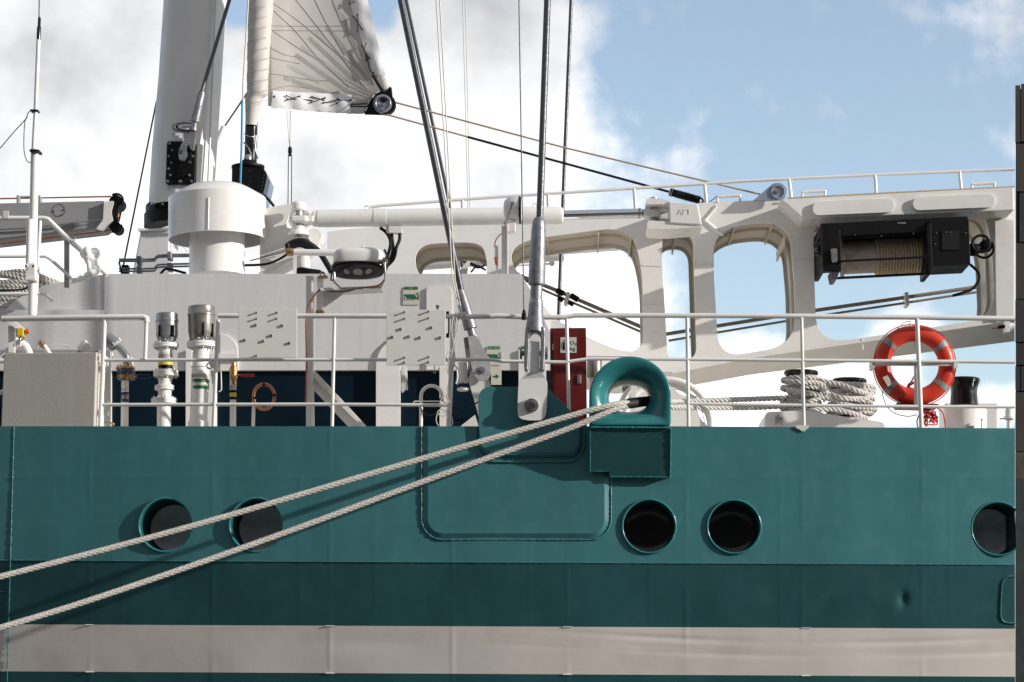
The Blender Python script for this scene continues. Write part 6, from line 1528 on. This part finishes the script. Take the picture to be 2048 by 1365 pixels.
# ---- bollards
def bollard(t, cx, top_, bot, r, y, nm='barrel', mat='gloss_black', flare=1.2):
    make(nm, MB().plathe(cx, [(r*flare*.55, top_-1), (r*flare*.95, top_), (r*flare, top_+3), (r*flare*.98, top_+6), (r*1.05, top_+11), (r*.96, top_+18), (r*.93, (top_+bot)/2), (r, bot-4), (r, bot)], y, 40), mat, t)
def build_bollards():
    y = 1.0; k = SC(1650, 800, y)
    t = thing('double_bollard', 'pair of black bollards on a low sloping white base with rope wound on them', 'bollard', P(1650, 858, y))
    bollard(t, 1602, 743, 850, 29, y); bollard(t, 1699, 759, 850, 29, y+.2)
    make('base', MB().plate(rpoly([(1529, 862, 0), (1531, 826, 9), (1540, 824, 8), (1610, 821, 10), (1690, 834, 0), (1750, 842, 0), (1768, 846, 6), (1769, 862, 0)]), y-.32, .8), 'white', t, bevel=.025, seg=3)
    # rope turns
    rn = random.Random(4)
    tr = thing('mooring_rope', 'pale mooring rope wound in figure eights round the pair of black bollards', 'rope', P(1650, 850, y-.2))
    def turn(cx, cz, r, rt, tilt, yy=y, a0=0, a1=2*PI, sx=1.0):
        c = P(cx, cz, yy); pts = []
        for i in range(41):
            a = a0+(a1-a0)*i/40; pts.append(c+Vector((math.cos(a)*r*k*sx, math.sin(a)*r*k, tilt*math.cos(a)*r*k+rn.uniform(-.002, .002))))
        mb = MB(); braid(mb, pts, rt*k, 30*k, 3, False, sides=6, step=3*k); make('rope_turn', mb, 'rope2', tr)
    for z, tl in ((760, .02), (778, -.05), (797, .03), (806, -.04), (815, .04)): turn(1602, z, 35 + rn.uniform(0, 3), 5.6, tl, sx=1.0)
    for z, tl in ((775, -.06), (786, .03), (797, -.05), (808, .05), (819, -.03), (828, .03)): turn(1700, z, 37+rn.uniform(0, 9), 5.6, tl, y+.2, sx=1.1)
    def run(pts, rt=5.6):
        mb = MB(); braid(mb, pcurve(pts, 10), rt*k, 30*k, 3, False, sides=6, step=3*k); make('rope_run', mb, 'rope2', tr)
    run([(1570, 764, y-.17), (1605, 765, y-.22), (1640, 768, y-.12), (1665, 785, y-.05), (1720, 800, y-.05), (1745, 785, y+.1)])
    run([(1640, 762, y-.1), (1680, 770, y-.1), (1715, 782, y-.1), (1740, 790, y+.1)]); run([(1638, 776, y-.1), (1652, 786, y-.12), (1690, 797, y-.15), (1738, 797, y+.05)])
    run([(1570, 810, y-.15), (1610, 806, y-.22), (1650, 795, y-.15), (1700, 812, y-.1), (1742, 815, y+.05)]); run([(1575, 818, y-.15), (1615, 822, y-.22), (1660, 818, y-.15), (1700, 826, y-.1), (1735, 838, y+.05)])
    run([(1580, 826, y-.15), (1630, 826, y-.25), (1662, 838, y-.2), (1720, 840, y-.1)]); run([(1640, 775, y-.2), (1648, 783, y-.2), (1655, 790, y-.1)]); run([(1573, 781, y-.17), (1600, 784, y-.25), (1635, 790, y-.2), (1650, 800, y-.1)])
    # two runs to the chock
    for pts in ([(1572, 796, y-.12), (1500, 799, .8), (1380, 803, .5), (1340, 805, .2), (1298, 806, -.05)], [(1575, 812, y-.16), (1500, 816, .8), (1400, 816, .5), (1340, 815, .2), (1298, 812, -.05)]):
        mb = MB(); braid(mb, pcurve(pts, 14), 5.6*k, 30*k, 3, False, sides=6, step=3*k); make('rope_run', mb, 'rope2', tr)
    # frayed end
    mb = MB()
    for i in range(60):
        a = P(1556+rn.uniform(-3, 3), 830+rn.uniform(-2, 2), y-.36); b = P(1558+rn.uniform(-9, 9), 842+rn.uniform(-8, 10), y-.40+rn.uniform(-.05, .02)); mb.sweep([a, (a+b)/2+Vector((rn.uniform(-.01, .01), 0, rn.uniform(-.01, .01))), b], .0035, 4)
    solo('rope_end', mb, 'rope2', 'frayed rope end lying on the white bollard base', 'rope')
    t = thing('single_bollard', 'glossy black capstan head on a round white base right of the lifebuoy', 'bollard', P(1928, 858, y))
    bollard(t, 1928, 757, 812, 28, y, flare=1.14)
    make('base', MB().plathe(1930, [(38, 815), (43, 820), (43, 862)], y, 44), 'white', t)
    mb = MB(); mb.pbox(1890, 806, 1998, 862, y+.45, .4); make('motor_box', mb, 'white', t, bevel=.02)
    mb = MB(); mb.plathe(1963, [(1.5, 838), (2.5, 840), (1.2, 842), (1.2, 860)], y-.25, 8); mb.pbox(1934, 852, 1948, 862, y-.27, .1); make('small_fitting', mb, 'steel', t)
    t = thing('hydrant', 'white valve pipe at the right edge behind the rail', 'hydrant', P(2018, 858, y))
    make('pipe', MB().plathe(2018, [(5, 818), (8, 820), (8, 832), (11, 833), (11, 838), (5, 842), (5, 862)], y, 20), 'white', t)
    mb = MB(); mb.sweep([P(1999, 838, y), P(2018, 838, y)], 1.4*k, 6); make('spindle', mb, 'steel', t)
    t = thing('nozzle_holder', 'copper tipped nozzle in a white clamp at the right edge under the top rail', 'nozzle', P(2010, 662, .5))
    kk = SC(2010, 655, .5)
    mb = MB(); mb.sweep([P(1983, 657, .5), P(1998, 656, .5)], 1.8*kk, 6); make('copper_tip', mb, 'copper', t)
    mb = MB(); mb.sweep([P(1996, 655, .5), P(2012, 653, .5)], 3.6*kk, 10); make('black_body', mb, 'black', t)
    mb = MB(); mb.pbox(2011, 642, 2020, 664, .45, .1); mb.sweep([P(2018, 654, .5), P(END-2, 654, .5)], 8*kk, 16); make('clamp', mb, 'white', t)
build_bollards()

# ---- lifebuoy
def build_buoy():
    y = .30; c = P(1829, 731, y); k = SC(1829, 731, y)
    t = thing('lifebuoy', 'orange lifebuoy ring with silver reflective patches hung behind the rail', 'lifebuoy', P(1829, 812, y))
    mb = MB(); mb.torus(c, 64.5*k, 16.7*k, (0.02, 1, .02), 72, 20, sq=.8); make('ring', mb, 'orange', t)
    for a in (.62, -.66, 2.42, -2.40):
        mb = MB(); mb.torus(c, 64.5*k, 17.1*k, (0.02, 1, .02), 5, 20, a0=(PI/2-a)-.085, a1=(PI/2-a)+.085, e=Vector((0, 0, 1)), sq=.81); make('reflective_patch', mb, 'reflect', t)
    q = MB().plate([(1765, 755), (1775, 751), (1786, 768), (1776, 774)], y-.165*.5-.012, .004); make('data_sticker', q, 'decal', t)
    mb = MB(); gr = []
    for i in range(60):
        a = 2*PI*i/59+.3; sag = 1+.025*abs(math.sin(2*a+.4)); gr.append(c+Vector((math.cos(a)*82*k*sag, .0, math.sin(a)*82*k*sag)))
    mb.sweep(gr, 1.1*k, 6); make('grab_line', mb, 'orange_cord', t)
    mb = MB(); mb.torus(P(1818, 652, y-.04), 3.5*k, 1*k, (0, 1, 0)); pipe(mb, [(1818, 650, y), (1822, 644, y), (1812, 644, y), (1795, 658, y), (1770, 690, y)], 1, 6); pipe(mb, [(1828, 684, y+.02), (1832, 700, y+.02)], .8, 5)
    pipe(mb, [(1763, 780, y), (1772, 810, y), (1790, 827, y), (1815, 833, y), (1834, 830, y)], 1.1, 6); pipe(mb, [(1912, 738, y), (1913, 742, y), (1911, 746, y)], 1, 5); make('white_cord', mb, 'cordw', t)
    # tangled line
    rn = random.Random(21)
    def tangle(cx, cy, rx, ry, n, yy, nm, lab):
        pts = [(cx+rn.uniform(-rx, rx), cy+rn.uniform(-ry, ry), yy+rn.uniform(-.06, .06)) for _ in range(n)]
        mb = MB(); pipe(mb, pts, 1.5, 6, 8); solo(nm, mb, 'orange_cord', lab, 'rope', 'orange throwing line')
    tangle(1857, 836, 18, 17, 34, .25, 'throwing_line', 'tangled orange throwing line hanging below the lifebuoy')
    mb = MB(); pipe(mb, [(1832, 746, .45), (1822, 765, .45), (1814, 778, .45), (1818, 768, .45), (1830, 765, .45), (1818, 774, .45), (1834, 783, .45)], 1.6, 6)
    pts = [(1830+rn.uniform(-18, 18), 783+rn.uniform(-7, 5), .45+rn.uniform(-.05, .05)) for _ in range(20)]; pipe(mb, pts, 1.6, 6, 6)
    pipe(mb, [(1846, 812, .3), (1838, 830, .25), (1834, 845, .25), (1838, 862, .25)], 1.4, 6); pipe(mb, [(1872, 815, .3), (1885, 825, .3), (1890, 845, .3), (1892, 862, .3)], 1.4, 6)
    solo('throwing_line', mb, 'orange_cord', 'orange line bundled inside the lifebuoy ring', 'rope', 'orange throwing line')
    # holder
    t = thing('lifebuoy_holder', 'flat white bracket and strip supporting the lifebuoy behind the rail', 'holder', P(1829, 735, y))
    make('strip', MB().pbox(1745, 723, 1917, 732, .165, .012), 'white', t, bevel=.002)
    make('side_clip', MB().plate([(1745, 720), (1750, 720), (1750, 736), (1745, 734)], .15, .25), 'white', t)
    make('side_clip', MB().plate([(1908, 722), (1917, 724), (1915, 735), (1908, 737)], .15, .25), 'white', t)
    make('upright', MB().pbox(1829, 731, 1837, 812, .17, .04), 'white', t, bevel=.003)
    mb = MB(); mb.plate(rpoly([(1792, 806, 3), (1878, 808, 3), (1876, 816, 2), (1796, 814, 2)]), .2, .25); make('cradle', mb, 'red', t, bevel=.01)
build_buoy()

# ---- mooring lines from the chock down to the quay on the left
def build_mooring():
    k = SC(700, 950, -.6)
    def rope(pts, label):
        mb = MB(); braid(mb, pcurve(pts, 16), 5.9*k, 58*k, 5, True, sides=6, step=3.6*k)
        solo('mooring_line', mb, 'rope', label, 'mooring line', 'mooring lines leaving the chock')
    rope([(1275, 803, -.12), (1262, 805, -.20), (1238, 808, -.29), (1200, 816, -.34), (1120, 838, -.38), (850, 916, -.55), (385, 1052, -.86), (0, 1154, -1.15), (-200, 1204, -1.35)], 'upper of the two white braided mooring lines slanting down to the left')
    rope([(1275, 808, -.11), (1262, 811, -.19), (1240, 815, -.275), (1200, 831, -.33), (1120, 864, -.37), (850, 962, -.50), (530, 1080, -.72), (200, 1194, -1.0), (0, 1256, -1.2), (-200, 1314, -1.4)], 'lower of the two white braided mooring lines slanting down to the left')
    mb = MB(); mb.sweep([P(1250, 809, -.24), P(1262, 807, -.20), P(1300, 802, .02)], [9*k, 11*k, 10*k], 18, flat=.8); solo('chafe_sleeve', mb, 'rubber', 'dark woven chafe sleeve round the ropes inside the chock', 'sleeve')
build_mooring()
